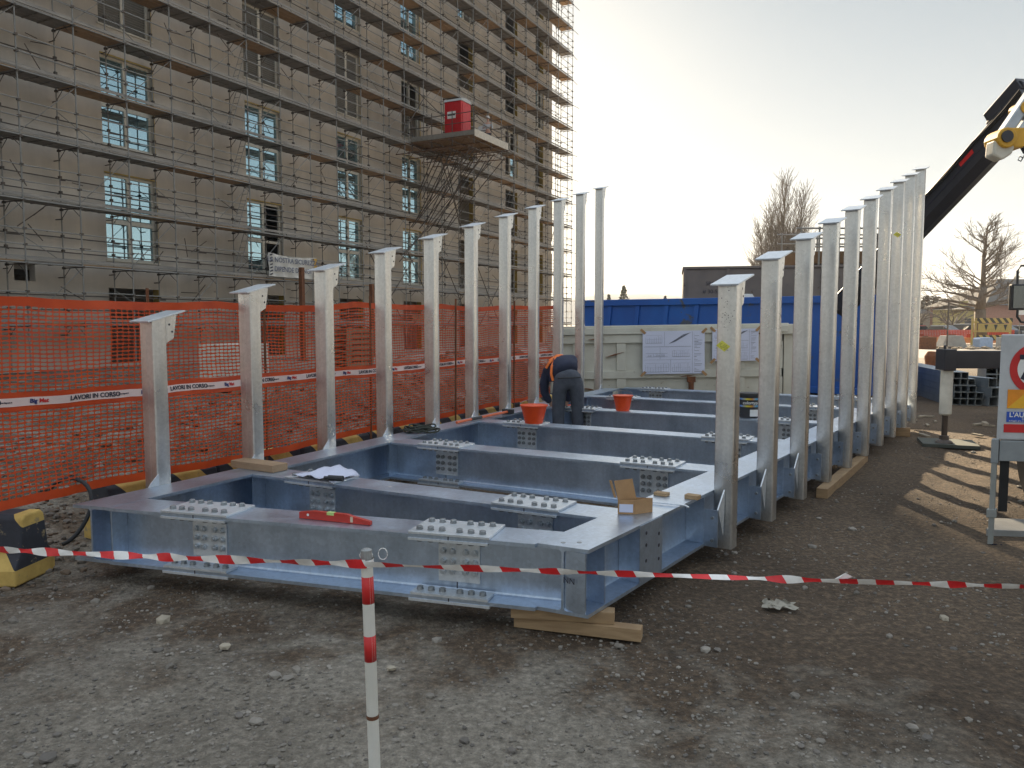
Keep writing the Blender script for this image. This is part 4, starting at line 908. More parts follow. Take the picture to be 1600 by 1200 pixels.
mb = MB(); mb.ob(q0, bx_, by_, Z, (-.06, BL + .05), (-.07, .08), (2.08, 2.24)); mb.build('top_rail', BLUE, bc, bevel=.01)
mb = MB(); mb.ob(q0, bx_, by_, Z, (.28, BL + .05), (-.05, .08), (.05, .2)); mb.build('bottom_rail', BLUE, bc, bevel=.01)
for i in range(9):
    x_ = .55 + i * .78; mb = MB(); mb.prism([(x_, .2), (x_ + .12, .2), (x_ + .30, 2.075), (x_ + .18, 2.075)], q0, bx_, Z, by_, (-.045, 0)); mb.build('rib', BLUE, bc, bevel=.005)
place_part(text_mesh('B', .34, WHT, bold=.001, extrude=.002), 'lettering', bc, q0 + bx_ * .45 + Z * 1.82 - by_ * .055, basis(bx_, Z, -by_))
mb = MB(); mb.lathe([(.05, 0), (.05, .05), (.25, .14), (.34, .0)], q0 + bx_ * 4.0 + by_ * .7 + Z * 2.2, 16); tag(mb.build('sand_heap', simple('plaster_heap', (.6, .6, .58), .9), base=tuple(q0 + bx_ * 4)), 'rounded white load peeking over the top rim of the blue container', 'load')
br_ = thing('brown_container', (7, 21.6, 0), 'grey brown container with faint lettering rising behind the blue container', 'container')
r0, r1 = V(4.75, 21.6, 0), V(10.6, 20.4, 0); rx = (r1 - r0).normalized(); ry = V(-rx.y, rx.x, 0); RL = (r1 - r0).length
mb = MB(); mb.ob(r0, rx, ry, Z, (0, RL), (0, 2.3), (.1, 3.12)); mb.build('body', BROWN, br_, bevel=.02)
mb = MB(); mb.ob(r0, rx, ry, Z, (-.03, RL + .03), (-.04, 2.34), (3.121, 3.19)); mb.build('top_rail', BROWN, br_, bevel=.01)
for x_ in (.0, 1.15, 2.3, 3.6, 4.9): mb = MB(); mb.ob(r0, rx, ry, Z, (x_, x_ + .07), (-.035, 0), (.1, 3.12)); mb.build('rib', BROWN, br_)
for tx, zz in (('SPA', 2.72), ('# 30-5', 2.5)): place_part(text_mesh(tx, .15, DINK), 'lettering', br_, r0 + rx * .72 + Z * zz - ry * .006, basis(rx, Z, -ry))

# ------------------------------------------------------------------ crane lorry behind (white body, boom)
ct = thing('boom_crane', (8.5, 22, 0), 'white bodied lorry crane with dark box boom reaching up to the right behind the uprights', 'crane')
mb = MB(); mb.ob(V(9.2, 23.6, 0), V(1, 0, 0), V(0, 1, 0), Z, (-.4, 2.75), (0, 2.2), (.9, 3.35)); mb.build('body', WHT, ct, bevel=.05)
for tx, X_, z_ in (('N', 10.35, 3.0), ('2', 10.35, 2.75), ('Z', 11.55, 2.9), ('E', 11.55, 2.5)): place_part(text_mesh(tx, .42, DINK, bold=.01), 'lettering', ct, V(X_, 23.59, z_), Matrix.Rotation(rad(90), 3, 'X'))
mb = MB(); mb.ob(V(8.7, 23.6, 0), V(1, 0, 0), V(0, 1, 0), Z, (0, 2.3), (.1, 1.9), (3.45, 3.80)); mb.build('counterweight', simple('brown_deck', (.16, .09, .04), .8), ct)
mb = MB()
for x_ in (8.75, 9.3, 9.9, 10.5, 11.2, 11.9): mb.tube((x_, 23.7, 3.3), (x_, 23.7, 4.55), .03, 5); mb.tube((x_, 25.4, 3.3), (x_, 25.4, 4.55), .03, 5)
for z_ in (3.95, 4.2, 4.5): mb.tube((8.6, 23.7, z_), (12.3, 23.7, z_), .028, 5); mb.tube((8.6, 25.4, z_), (12.3, 25.4, z_), .028, 5)
mb.build('guard_rail', TUBE, ct)
for X_, c_ in ((9.4, 0), (11.9, 0)): mb = MB(); mb.lathe([(.30, -.15), (.5, -.15), (.52, 0), (.5, .15), (.30, .15)], (X_, 23.9, .52), 20, az=V(0, 1, 0)); mb.build('wheel', TYRE, ct)
mb = MB(); mb.ob(V(10.55, 22.6, 0), V(1, 0, 0), V(0, 1, 0), Z, (-.18, .18), (-.2, .2), (.5, 4.2)); mb.tube((10.55, 22.6, 3.2), (10.3, 22.0, 2.2), .16, 10); mb.build('column', BOOM, ct, bevel=.03)
def boxbeam(a, b_, h, w, name, mat, parent, h2=None):
    a, b_ = Vector(a), Vector(b_); d = (b_ - a).normalized(); s = d.cross(Z).normalized(); u = s.cross(d); h2 = h2 or h; P = []
    for p, hh in ((a, h), (b_, h2)):
        c = hh * .22
        for x, y in ((-w / 2, -hh / 2 + c), (-w / 2 + c, -hh / 2), (w / 2 - c, -hh / 2), (w / 2, -hh / 2 + c), (w / 2, hh / 2 - c * .4), (w / 2 - c * .4, hh / 2), (-w / 2 + c * .4, hh / 2), (-w / 2, hh / 2 - c * .4)): P.append(p + s * x + u * y)
    mb = MB(); mb.add(P, [(i, (i + 1) % 8, 8 + (i + 1) % 8, 8 + i) for i in range(8)] + [tuple(range(8))[::-1], tuple(range(8, 16))]); return mb.build(name, mat, parent)
bA, bB = V(6.95, 16.4, 1.95), V(7.90, 12.0, 4.98)
boxbeam(bA, bB, .46, .34, 'boom', BOOM, ct, .54)
bdv = (bB - bA).normalized(); bs_ = bdv.cross(Z).normalized(); bu = bs_.cross(bdv)
mb = MB()
for o_, z_ in ((.19, .13), (.195, .17)): mb.path([bA + bdv * (3.0 + .35 * i) + bs_ * o_ + bu * (z_ + .018 * math.sin(i * 1.7 + o_ * 40)) for i in range(8)], .012, 5)
mb.build('hydraulic_hose', TYRE, ct)
pm = bA + bdv * ((bB - bA).length * .80)
mb = MB(); mb.ob(bA, bdv, bs_, bu, (.5, (bB - bA).length - .1), (.171, .178), (-.01, .012)); mb.ob(bA, bdv, bs_, bu, (.5, (bB - bA).length - .1), (-.178, -.171), (-.01, .012)); mb.build('seam', DINK, ct)
for sg in (1, -1):
    mb = MB(); mb.ob(bA, bdv, bs_ * sg, bu, (4.00, 4.32), (.172, .176), (.04, .115)); mb.build('red_plate', RED, ct)
mb = MB(); mb.ob(bB, bdv, bs_, bu, (-.70, .02), (-.13, .13), (.24, .46)); mb.tube(bB + bu * .33 - bdv * .05 - bs_ * .1, bB + bu * .33 - bdv * .05 + bs_ * .1, .11, 14); mb.ob(bB, bdv, bs_, bu, (-.72, -.40), (-.14, .14), (.20, .30)); mb.build('boom_head', BOOM, ct, bevel=.01)
# second folded arm on the right
e0, e1 = V(7.13, 11.5, 4.33), V(7.70, 11.5, 5.20)
boxbeam(e0, e1, .16, .16, 'jib', simple('grey_jib', (.45, .50, .55), .4, .3), ct); boxbeam(e0 + V(.14, 0, -.10), e1 + V(.14, 0, -.10), .14, .16, 'jib', simple('pale_jib', (.55, .60, .64), .4, .3), ct)
boxbeam(e0 + V(.36, .05, -.14), e0 + V(.62, .05, .02), .32, .2, 'jib', BOOM, ct)
mb = MB(); mb.tube((7.12, 11.35, 4.28), (7.12, 11.7, 4.28), .145, 16); mb.ob(V(7.12, 11.35, 4.28), V(1, 0, 0), V(0, 1, 0), Z, (.0, .28), (.05, .3), (-.13, .15)); mb.build('winch', simple('yellow_winch', (.65, .36, .03), .5), ct, bevel=.02)
mb = MB(); mb.tube((7.10, 11.325, 4.29), (7.10, 11.345, 4.29), .085, 14); mb.build('winch_cap', BOOM, ct)
mb = MB(); mb.prism([(-.13, .02), (-.14, -.20), (.0, -.27), (.14, -.18), (.20, .02), (.0, -.06)], V(7.09, 11.4, 4.24), V(1, 0, 0), Z, V(0, 1, 0), (0, .22)); mb.build('winch_guard', simple('cream_plastic', (.62, .60, .52), .6), ct, bevel=.03)
mb = MB(); mb.tube((7.42, 11.4, 4.72), (7.42, 11.7, 4.72), .10, 14); mb.build('pulley', MAT['yellow_winch'], ct)
mb = MB(); mb.path([(7.38, 11.4, 4.16), (7.42, 11.4, 4.10), (7.38, 11.4, 4.0), (7.35, 11.4, 3.95), (7.31, 11.4, 3.97), (7.33, 11.4, 4.02), (7.38, 11.4, 4.0)], .009, 5); mb.build('hook', BOOM, ct)

# ------------------------------------------------------------------ crane lorry at the right
tk = thing('crane_lorry', (4.4, 6.5, 0), 'white lorry seen from behind at the right edge with round speed sign and outrigger out', 'lorry')
to = V(3.50, 5.55, 0); tx_ = V(.985, -.17, 0).normalized(); ty_ = V(.62, .785, 0).normalized(); tn = V(tx_.y, -tx_.x, 0)
if tn.y > 0: tn = -tn
PW = simple('lorry_panel', (.52, .54, .56), .45, .1)
mb = MB(); mb.ob(to, tx_, ty_, Z, (0, 2.4), (0, .06), (.77, 1.53)); mb.build('tail_board', PW, tk, bevel=.008)
mb = MB(); mb.ob(to, tx_, ty_, Z, (.07, 2.4), (.07, 7.5), (.95, 1.35)); mb.build('load_bed', simple('bed_grey', (.22, .23, .24), .6), tk)
mb = MB(); mb.ob(to, tx_, ty_, Z, (-.03, .02), (-.015, .05), (.60, .775)); mb.ob(to, tx_, ty_, Z, (.025, 2.4), (-.005, .04), (.615, .765)); mb.build('bumper_bar', simple('bumper_grey', (.30, .33, .35), .5, .4), tk, bevel=.004)
mb = MB(); mb.ob(to, tx_, ty_, Z, (-.025, .012), (-.01, .03), (.0, .60)); mb.ob(to, tx_, ty_, Z, (-.04, .025), (-.02, .04), (.20, .26)); mb.build('support_leg', simple('leg_grey', (.33, .35, .34), .5, .4), tk, bevel=.003)
mb = MB(); mb.ob(to, tx_, ty_, Z, (.03, .09), (.02, .05), (.24, .615)); mb.build('mudflap', TYRE, tk)
for k_ in (.35, 1.55):
    mb = MB(); mb.lathe([(.26, -.14), (.44, -.16), (.50, -.12), (.51, 0), (.50, .12), (.44, .16), (.26, .14)], to + tx_ * (.40) + ty_ * (.6 + k_) + Z * .51, 28, az=tx_); mb.build('wheel', TYRE, tk, smooth=30)
Mt = basis(tx_, Z, tn)
sc = to + tx_ * .25 + tn * .0 + Z * 1.285
mb = MB(); mb.tube(sc + tn * .001, sc + tn * .004, .185, 40); mb.build('sign_ring', RED, tk)
mb = MB(); mb.tube(sc + tn * .0041, sc + tn * .0055, .135, 40); mb.build('sign_face', WHT, tk)
place_part(text_mesh('70', .25, DINK, bold=.006), 'lettering', tk, sc + tn * .0065 - tx_ * .005, Mt)
mb = MB(); mb.ob(to, tx_, tn, Z, (.06, .60), (.001, .004), (1.00, 1.135)); mb.build('reflector', simple('orange_reflector', (.85, .30, .02), .4), tk)
mb = MB(); mb.prism([(.06, 1.0), (.60, 1.0), (.60, 1.135), (.20, 1.135)], to, tx_, Z, tn, (.0042, .005)); mb.build('reflector', simple('yellow_reflector', (.85, .46, .03), .4), tk)
mb = MB(); mb.ob(to, tx_, tn, Z, (.06, .60), (.001, .004), (.90, .975)); mb.build('name_plate', simple('blue_plate', (.03, .10, .50), .5), tk)
place_part(text_mesh("L'AUTOGRU", .048, WHT, align='LEFT', bold=.001), 'lettering', tk, to + tx_ * .075 + tn * .0055 + Z * .952, Mt)
place_part(text_mesh("S.p.A.", .026, WHT, align='LEFT'), 'lettering', tk, to + tx_ * .16 + tn * .0055 + Z * .926, Mt)
place_part(text_mesh("noleggio gru e trasporti", .016, WHT, align='LEFT'), 'lettering', tk, to + tx_ * .075 + tn * .0055 + Z * .910, Mt)
mb = MB(); mb.ob(to, tx_, tn, Z, (.045, .62), (.001, .004), (.825, .885)); mb.build('reflector', RED, tk)
mb = MB()
for x_, z_ in ((.015, .80), (.015, 1.02), (.015, 1.25), (.025, 1.49), (.0, .68), (.06, .64)): mb.tube(to + tx_ * (x_ + .005) + tn * .0, to + tx_ * (x_ + .005) + tn * .012, .006, 8)
mb.build('rivet', DINK, tk)
# side guard of cab and mirror further forward
mb = MB(); mb.ob(V(7.93, 12.0, 0), V(1, 0, 0), ty_, Z, (0, 2.2), (0, 2.0), (.7, 2.6)); mb.build('cab', simple('cab_grey', (.32, .34, .35), .5), tk, bevel=.05)
mb = MB(); mb.ob(V(7.69, 11.95, 0), V(1, 0, 0), V(0, 1, 0), Z, (-.02, .20), (0, .09), (1.82, 2.22)); mb.build('mirror', BLK, tk, bevel=.02)
mb = MB(); mb.ob(V(7.69, 11.94, 0), V(1, 0, 0), V(0, 1, 0), Z, (-.0, .18), (0, .009), (1.85, 2.19)); m_, t, b = nt('mirror_glass', (.16, .17, .17), .12, .9); mb.build('mirror_glass', m_, tk)
mb = MB(); mb.path([(7.78, 12.0, 2.2), (7.77, 12.0, 2.42), (7.82, 12.0, 2.50), (8.0, 12.0, 2.5)], .018, 6); mb.path([(7.80, 12.0, 1.84), (7.80, 12.0, 1.72), (7.86, 12.0, 1.64), (8.0, 12.0, 1.62)], .018, 6); mb.build('mirror_arm', BLK, tk)
# outrigger
of = V(5.73, 10.13, 0)
mb = MB(); mb.ob(V(5.62, 10.13, 0), V(1, -.03, 0).normalized(), V(0, 1, 0), Z, (0, 1.5), (-.09, .09), (1.03, 1.26)); mb.ob(V(5.60, 10.13, 0), V(1, 0, 0), V(0, 1, 0), Z, (.0, .16), (-.11, .11), (1.0, 1.28)); mb.tube((5.66, 10.13, 1.28), (5.66, 10.13, 1.33), .02, 6); mb.build('outrigger_beam', BOOM, tk, bevel=.01)
mb = MB(); mb.lathe([(.055, .41), (.075, .43), (.075, 1.0)], (5.70, 10.13, 0), 18); mb.build('jack_tube', simple('white_jack', (.66, .66, .60), .5), tk, smooth=30)
mb = MB(); mb.lathe([(.036, .10), (.036, .42)], (5.70, 10.13, 0), 14); mb.lathe([(.11, .048), (.10, .065), (.06, .09), (.055, .14), (.0, .15)], (5.70, 10.13, 0), 18); mb.build('jack_foot', simple('jack_steel', (.10, .08, .07), .4, .5), tk, smooth=30)
mb = MB(); mb.ob(V(5.80, 10.22, 0), V(.93, -.36, 0).normalized(), V(.36, .93, 0).normalized(), Z, (-.33, .33), (-.30, .30), (.0, .045)); tag(mb.build('jack_pad', simple('dark_green_board', (.08, .09, .08), .8), base=(5.8, 10.22, 0), bevel=.004), 'dark square pad under the foot of the white outrigger jack', 'pad')
mb = MB(); mb.ob(V(3.85, 5.95, 0), tx_, ty_, Z, (-.10, .5), (-.25, .2), (.0, .05)); tag(mb.build('jack_pad', simple('grey_pad', (.28, .28, .27), .8), base=(3.85, 5.95, 0), bevel=.004), 'pale grey slab on the ground under the rear of the lorry', 'pad')

# ------------------------------------------------------------------ steel tube stack
def tubes(o, u, rows, cols, L, s, label, base_z=.05):
    root = thing('tube_stack', (o[0], o[1], 0), label, 'tube stack'); u = V(*u, 0).normalized(); w = V(u.y, -u.x, 0); o = V(*o, 0)
    for r in range(rows):
        for c in range(cols[r] if isinstance(cols, list) else cols):
            mb = MB(); x0 = c * (s + .006); z0 = base_z + r * (s + .004); dd = random.uniform(-.06, .06); th = .006
            mb.ob(o, u, w, Z, (dd, L + dd), (x0, x0 + s), (z0, z0 + th)); mb.ob(o, u, w, Z, (dd, L + dd), (x0, x0 + s), (z0 + s - th, z0 + s)); mb.ob(o, u, w, Z, (dd, L + dd), (x0, x0 + th), (z0 + th, z0 + s - th)); mb.ob(o, u, w, Z, (dd, L + dd), (x0 + s - th, x0 + s), (z0 + th, z0 + s - th)); mb.build('square_tube', DGAL, root)
DGAL = galv('weathered_galvanised', (.20, .24, .28), (.30, .34, .38), .5, .6, False)
tubes((8.66, 15.4), (.26, 1), 5, [5, 5, 4, 4, 3], 5, .128, 'neat stack of square steel tubes with open ends beside the outrigger', 0)
tubes((9.36, 15.1), (-.10, 1), 3, [3, 2, 1], 5, .18, 'pile of wider galvanised tubes right of the neat tube stack', 0)
tubes((9.75, 15.9), (.55, 1), 4, [3, 3, 3, 2], 4, .19, 'tilted bundle of large tubes at the right by the lorry panel', 0)
mb = MB(); mb.lathe([(.20, 0), (.25, .34), (.24, .40), (.14, .56), (0, .58)], (16.25, 30, .0), 16); tag(mb.build('rusty_drum', RUST, base=(16.25, 30, 0)), 'rusty brown drum by the far road just right of the last right upright', 'drum')
mb = MB()
for i in range(24):
    x, y, r = random.uniform(5.2, 8.4), random.uniform(10.8, 14), random.uniform(.02, .07); a = random.uniform(0, 3.1)
    mb.ob(V(x, y, .005), V(math.cos(a), math.sin(a), 0), V(-math.sin(a), math.cos(a), 0), Z, (0, r * 5), (0, r), (0, .015 + r * .2))
kind(mb.build('debris', simple('mixed_scraps', (.32, .28, .22), .9), base=(6.5, 12, 0)), 'stuff')

# ------------------------------------------------------------------ post and barrier tape
pp = thing('striped_post', (-.43, 2.35, 0), 'red and white banded metal post holding the barrier tape', 'post')
pdv = V(-.018, .0, 1).normalized()
m_ = MB(); m_.tube((0, 0, -.05), (0, 0, .862), .0185, 14); o = m_.build('pole', rough_col('chipped_white_paint', (.70, .68, .63), (.60, .58, .52), 5, .5, spots=((.38, .34, .28), 22, .66)), pp, local=True); o.rotation_euler = (0, rad(-1.3), 0)
for z0, z1 in ((.737, .822), (.552, .634)): m_ = MB(); m_.lathe([(.0188, z0), (.0188, z1)], (0, 0, 0), 16); o = m_.build('red_band', rough_col('band_red', (.58, .02, .02), (.50, .02, .02), 8, .5, spots=((.45, .25, .2), 30, .68)), pp, local=True, smooth=1); o.rotation_euler = (0, rad(-1.3), 0)
m_ = MB(); m_.lathe([(.0175, .862), (.0175, .905), (.008, .910), (0, .910)], (0, 0, 0), 12); o = m_.build('cap', simple('galv_cap', (.35, .36, .36), .5, .4), pp, local=True); o.rotation_euler = (0, rad(-1.3), 0)
m_ = MB(); m_.path([(-.022 + .020 * math.cos(a), .0, .888 + .013 * math.sin(a)) for a in [i * .5 for i in range(14)]], .002, 5); m_.path([(-.02 + .05 + .014 * math.cos(a), 0, .892 + .018 * math.sin(a)) for a in [i * .5 for i in range(14)]], .0015, 5); m_.build('wire_loop', WHT, pp, local=True)
for i, (r_, z_) in enumerate(((.0195, .365),)): m_ = MB(); m_.lathe([(r_, z_), (r_, z_ + .012)], (0, 0, 0), 14); o = m_.build('rust_ring', RUST, pp, local=True); o.rotation_euler = (0, rad(-1.3), 0)
tp = thing('barrier_tape', (-.449, 2.35, .86), 'thin twisted red and white plastic barrier tape crossing the whole foreground', 'tape')
def tape(a, b_, sag, nseg, tw, w=.024, ph=0):
    a, b_ = Vector(a), Vector(b_); mb = MB(); P = []
    d = (b_ - a).normalized(); s = d.cross(Z).normalized()
    for i in range(nseg + 1):
        f = i / nseg; p = a.lerp(b_, f) - Z * (sag * 4 * f * (1 - f)); an = ph + tw(f)
        up = Z * math.cos(an) + s * math.sin(an); ww = w * (.72 + .28 * math.sin(i * .43 + math.sin(i * .17)))
        for k in (-.5, 0, .5): P.append(p + up * ww * k + s * (.003 * math.cos(i * .9) * (1 if k == 0 else 0)))
    mb.add(P, [(3 * i + k, 3 * i + 3 + k, 3 * i + 4 + k, 3 * i + 1 + k) for i in range(nseg) for k in (0, 1)]); return mb.build('strip', TAPEM, tp, smooth=1)
pt = V(-.4485, 2.322, .868)
tape((-2.35, 2.87, .775), pt, .006, 120, lambda f: .45 * math.sin(f * 9) + .2 * math.sin(f * 31), .030)
tape(pt, (2.15, 2.47, .733), .004, 150, lambda f: .7 * math.sin(f * 11) + .5 * math.sin(f * 23 + 1), .026)
m_ = MB(); c_ = V(-.4485, 2.35, .868)
for i in range(16):
    a0, a1 = i * 2 * math.pi / 16, (i + 1) * 2 * math.pi / 16; P = [c_ + V(math.cos(a) * .0205, math.sin(a) * .0205, zz + .004 * math.sin(a)) for a in (a0, a1) for zz in (-.011, .012)]; m_.add(P, [(0, 2, 3, 1)])
m_.build('knot', TAPEM, tp)
m_ = MB(); c_ = V(1.05, 2.41, .789); m_.add([c_ + V(-.03, 0, 0), c_ + V(.02, .003, .004), c_ + V(.012, .004, .022), c_ + V(-.008, -.006, .012), c_ + V(.035, 0, .010)], [(0, 1, 2), (0, 2, 3), (1, 4, 2)]); m_.build('torn_flap', WHT, tp)
# rag on the ground
mb = MB(); n = 12
P = [V(1.42 + .17 * i / n + .02 * math.sin(j * 2), 4.22 + .10 * j / 6 + .02 * math.sin(i), .012 + .028 * abs(noise.noise(V(i * .45, j * .5, 1))) * 2) for j in range(7) for i in range(n + 1)]
mb.add(P, [(j * (n + 1) + i, j * (n + 1) + i + 1, (j + 1) * (n + 1) + i + 1, (j + 1) * (n + 1) + i) for j in range(6) for i in range(n) if not ((i in (0, 11) and j in (0, 5)) or (j == 5 and i % 3 == 1))]); tag(mb.build('rag', simple('dirty_white_cloth', (.38, .35, .29), .9), base=(1.5, 4.25, 0), smooth=1), 'dirty white work glove or rag on the dark ground right of the frame corner', 'rag')

# ------------------------------------------------------------------ people
def skin(name, chains, mat, parent, sub=1, root=0):
    """chains: list of [(x,y,z,r) ...]; a chain may start with an index name of an earlier point via ('@', key)"""
    bm = bmesh.new(); lay = bm.verts.layers.skin.verify(); keys = {}
    for ch in chains:
        prev = None
        for p in ch:
            if isinstance(p, str): prev = keys[p]; continue
            v = bm.verts.new(p[:3]); r = p[3]; v[lay].radius = (r, p[4] if len(p) > 4 and not isinstance(p[4], str) else r)
            if isinstance(p[-1], str): keys[p[-1]] = v
            if prev is not None: bm.edges.new((prev, v))
            prev = v
    bm.verts.ensure_lookup_table(); bm.verts[root][lay].use_root = True
    me = bpy.data.meshes.new(name); bm.to_mesh(me); bm.free(); me.materials.append(mat)
    o = bpy.data.objects.new(name, me); COL.objects.link(o); o.parent = parent; WP[o.name] = WP[parent.name]
    m = o.modifiers.new('skin', 'SKIN'); m.use_smooth_shade = True; s = o.modifiers.new('sub', 'SUBSURF'); s.levels = sub; s.render_levels = sub; return o
def hand(w, d, s):       # finger chains rooted in the palm
    w, d = Vector(w), Vector(d).normalized(); a = d.cross(V(0, 1, .2)).normalized() * s; out_ = []
    pm = w + d * .05
    for k, l in ((-.03, .07), (-.010, .085), (.010, .08), (.03, .06)):
        q = pm + a * k + d * .035; q2 = q + d * l * .55; q3 = q2 + d * l * .4 + V(0, -.02, 0); out_.append(['palm' + str(s), (*q, .010), (*q2, .009), (*q3, .007)])
    q = w + d * .03 - a * .035; out_.append(['palm' + str(s), (*q, .011), (*(q + d * .04 - a * .012), .009)])
    return out_
wk = thing('person', (.74, 10.2, 0), 'worker in navy jacket with orange hi-vis straps bending forward inside the steel frame', 'person')
body = [[(.0, .0, .90, .10, 'pel'), (-.04, .09, .96, .10), (-.11, .22, .99, .11, 'ch'), (-.18, .33, .95, .08, 'nk'), (-.24, .41, .88, .055), (-.28, .47, .81, .085), (-.31, .52, .74, .07)],
    ['pel', (-.10, .0, .86, .10), (-.125, .02, .48, .065), (-.12, .0, .10, .045), (-.12, .13, .05, .04)],
    ['pel', (.10, .0, .86, .10), (.125, .01, .48, .065), (.13, .0, .10, .045), (.14, .13, .05, .04)],
    ['ch', (-.27, .24, .95, .06), (-.29, .28, .70, .042), (-.20, .32, .50, .03), (-.17, .33, .44, .028, 'palm1')],
    ['ch', (.02, .38, .93, .06), (.06, .42, .70, .042), (.0, .42, .50, .03), (-.02, .42, .44, .028, 'palm-1')]]
skin('body', body + hand((-.18, .33, .45), (.1, .1, -1), 1) + hand((-.01, .42, .45), (-.1, .1, -1), -1), SKIN, wk)
skin('trousers', [[(.01, .01, .915, .180, .155, 'p'), (-.01, .06, .985, .172, .15)], ['p', (-.105, .0, .82, .118), (-.125, .02, .50, .092), (-.125, .0, .28, .085), (-.12, .0, .10, .088)], ['p', (.11, .0, .82, .118), (.13, .01, .50, .090), (.135, .0, .28, .084), (.135, .0, .10, .086)]], GTROU, wk, 2)
skin('jacket', [[(.008, .005, .955, .186, .165), (-.03, .07, 1.00, .188, .172), (-.09, .19, 1.02, .188, .18), (-.14, .27, .99, .18, .165, 'c'), (-.19, .35, .93, .10)], ['c', (-.27, .25, .95, .088), (-.305, .26, .82, .072), (-.30, .28, .68, .062), (-.22, .31, .53, .050)], ['c', (.03, .36, .93, .088), (.07, .42, .70, .062), (.01, .42, .53, .05)]], NAVY, wk, 2)
mb = MB()
def strap(pts, w=.045):
    P = []; pts = [Vector(p) for p in pts]
    for i, p in enumerate(pts):
        d = (pts[min(i + 1, len(pts) - 1)] - pts[max(i - 1, 0)]).normalized(); s = d.cross(V(-.5, -.8, .5)).normalized(); P += [p - s * w / 2, p + s * w / 2]
    mb.add(P, [(2 * i, 2 * i + 1, 2 * i + 3, 2 * i + 2) for i in range(len(pts) - 1)])
strap([(-.20, -.02, .86), (-.225, .0, .95), (-.215, .04, 1.05), (-.17, .10, 1.14), (-.12, .16, 1.185), (-.06, .2, 1.19), (.0, .26, 1.16)], .032)
strap([(-.235, .12, 1.12), (-.19, .14, 1.15), (-.13, .17, 1.19), (-.08, .25, 1.20)], .05)
strap([(-.29, .10, 1.02), (-.25, .09, 1.09), (-.20, .10, 1.14)], .035)
o = mb.build('hi_vis_straps', HIVIS, wk, local=True); m_ = o.modifiers.new('t', 'SOLIDIFY'); m_.thickness = .012
skin('hair', [[(-.262, .44, .85, .085), (-.29, .48, .80, .098), (-.305, .50, .765, .088)]], HAIR, wk, 2)
skin('boots', [[(-.12, -.02, .10, .055), (-.12, .0, .05, .05), (-.12, .15, .045, .045)]], BLK, wk, 1); skin('boots', [[(.135, -.02, .10, .055), (.135, .0, .05, .05), (.145, .15, .045, .045)]], BLK, wk, 1)
for e_ in ((-.335, .50, .72), (-.30, .55, .72)):
    mb = MB(); mb.lathe([(.0, -.01), (.011, 0), (0, .01)], e_, 8); mb.build('eye', WHT, wk, local=True)
mb = MB(); mb.prism([(-.012, 0), (.012, 0), (0, .03)], (-.33, .545, .70), V(1, 0, 0), Z, V(0, 1, 0), (0, .02)); mb.build('nose', SKIN, wk, local=True)
mb = MB(); mb.tube((-.150, -.165, .905), (.150, -.160, .915), .010, 6); mb.build('belt', BLK, wk, local=True)
p2 = sp(PT1 - .6, PZ + .05, 3.1); w2 = thing('person', tuple(p2), 'worker in pale grey top and dark trousers standing on the high scaffold platform', 'person')
skin('body', [[(0, 0, .92, .11, 'p'), (0, 0, 1.15, .11), (0, 0, 1.38, .12, 'c'), (0, 0, 1.50, .05), (0, -.02, 1.60, .075), (0, -.02, 1.70, .085)], ['p', (-.1, 0, .85, .085), (-.11, .02, .46, .06), (-.11, 0, .08, .04), (-.11, -.12, .05, .04)], ['p', (.1, 0, .85, .085), (.11, -.02, .46, .06), (.11, 0, .08, .04), (.11, -.12, .05, .04)], ['c', (-.19, 0, 1.36, .05), (-.28, -.05, 1.12, .04), (-.20, -.25, 1.10, .03, 'palm1')], ['c', (.19, 0, 1.36, .05), (.27, -.05, 1.12, .04), (.18, -.25, 1.12, .03, 'palm-1')]] + hand((-.2, -.26, 1.1), (.2, -1, 0), 1) + hand((.18, -.26, 1.12), (-.2, -1, 0), -1), SKIN, w2)
skin('trousers', [[(0, 0, .95, .15, .12, 'p')], ['p', (-.1, 0, .80, .10), (-.11, .02, .46, .08), (-.11, 0, .10, .07)], ['p', (.1, 0, .80, .10), (.11, -.02, .46, .08), (.11, 0, .10, .07)]], NAVY, w2)
skin('top', [[(0, 0, 1.0, .14, .12), (0, 0, 1.2, .15, .12), (0, 0, 1.38, .17, .12, 'c')], ['c', (-.2, 0, 1.35, .07), (-.28, -.05, 1.12, .055), (-.22, -.2, 1.10, .045)], ['c', (.2, 0, 1.35, .07), (.27, -.05, 1.12, .055), (.2, -.2, 1.12, .045)]], simple('pale_grey_cloth', (.42, .44, .46), .9), w2)
mb = MB(); mb.lathe([(.125, 1.69), (.115, 1.72), (.10, 1.78), (.05, 1.825), (0, 1.83)], (0, -.02, 0), 14); mb.build('helmet', simple('pale_helmet', (.6, .6, .58), .5), w2, local=True)

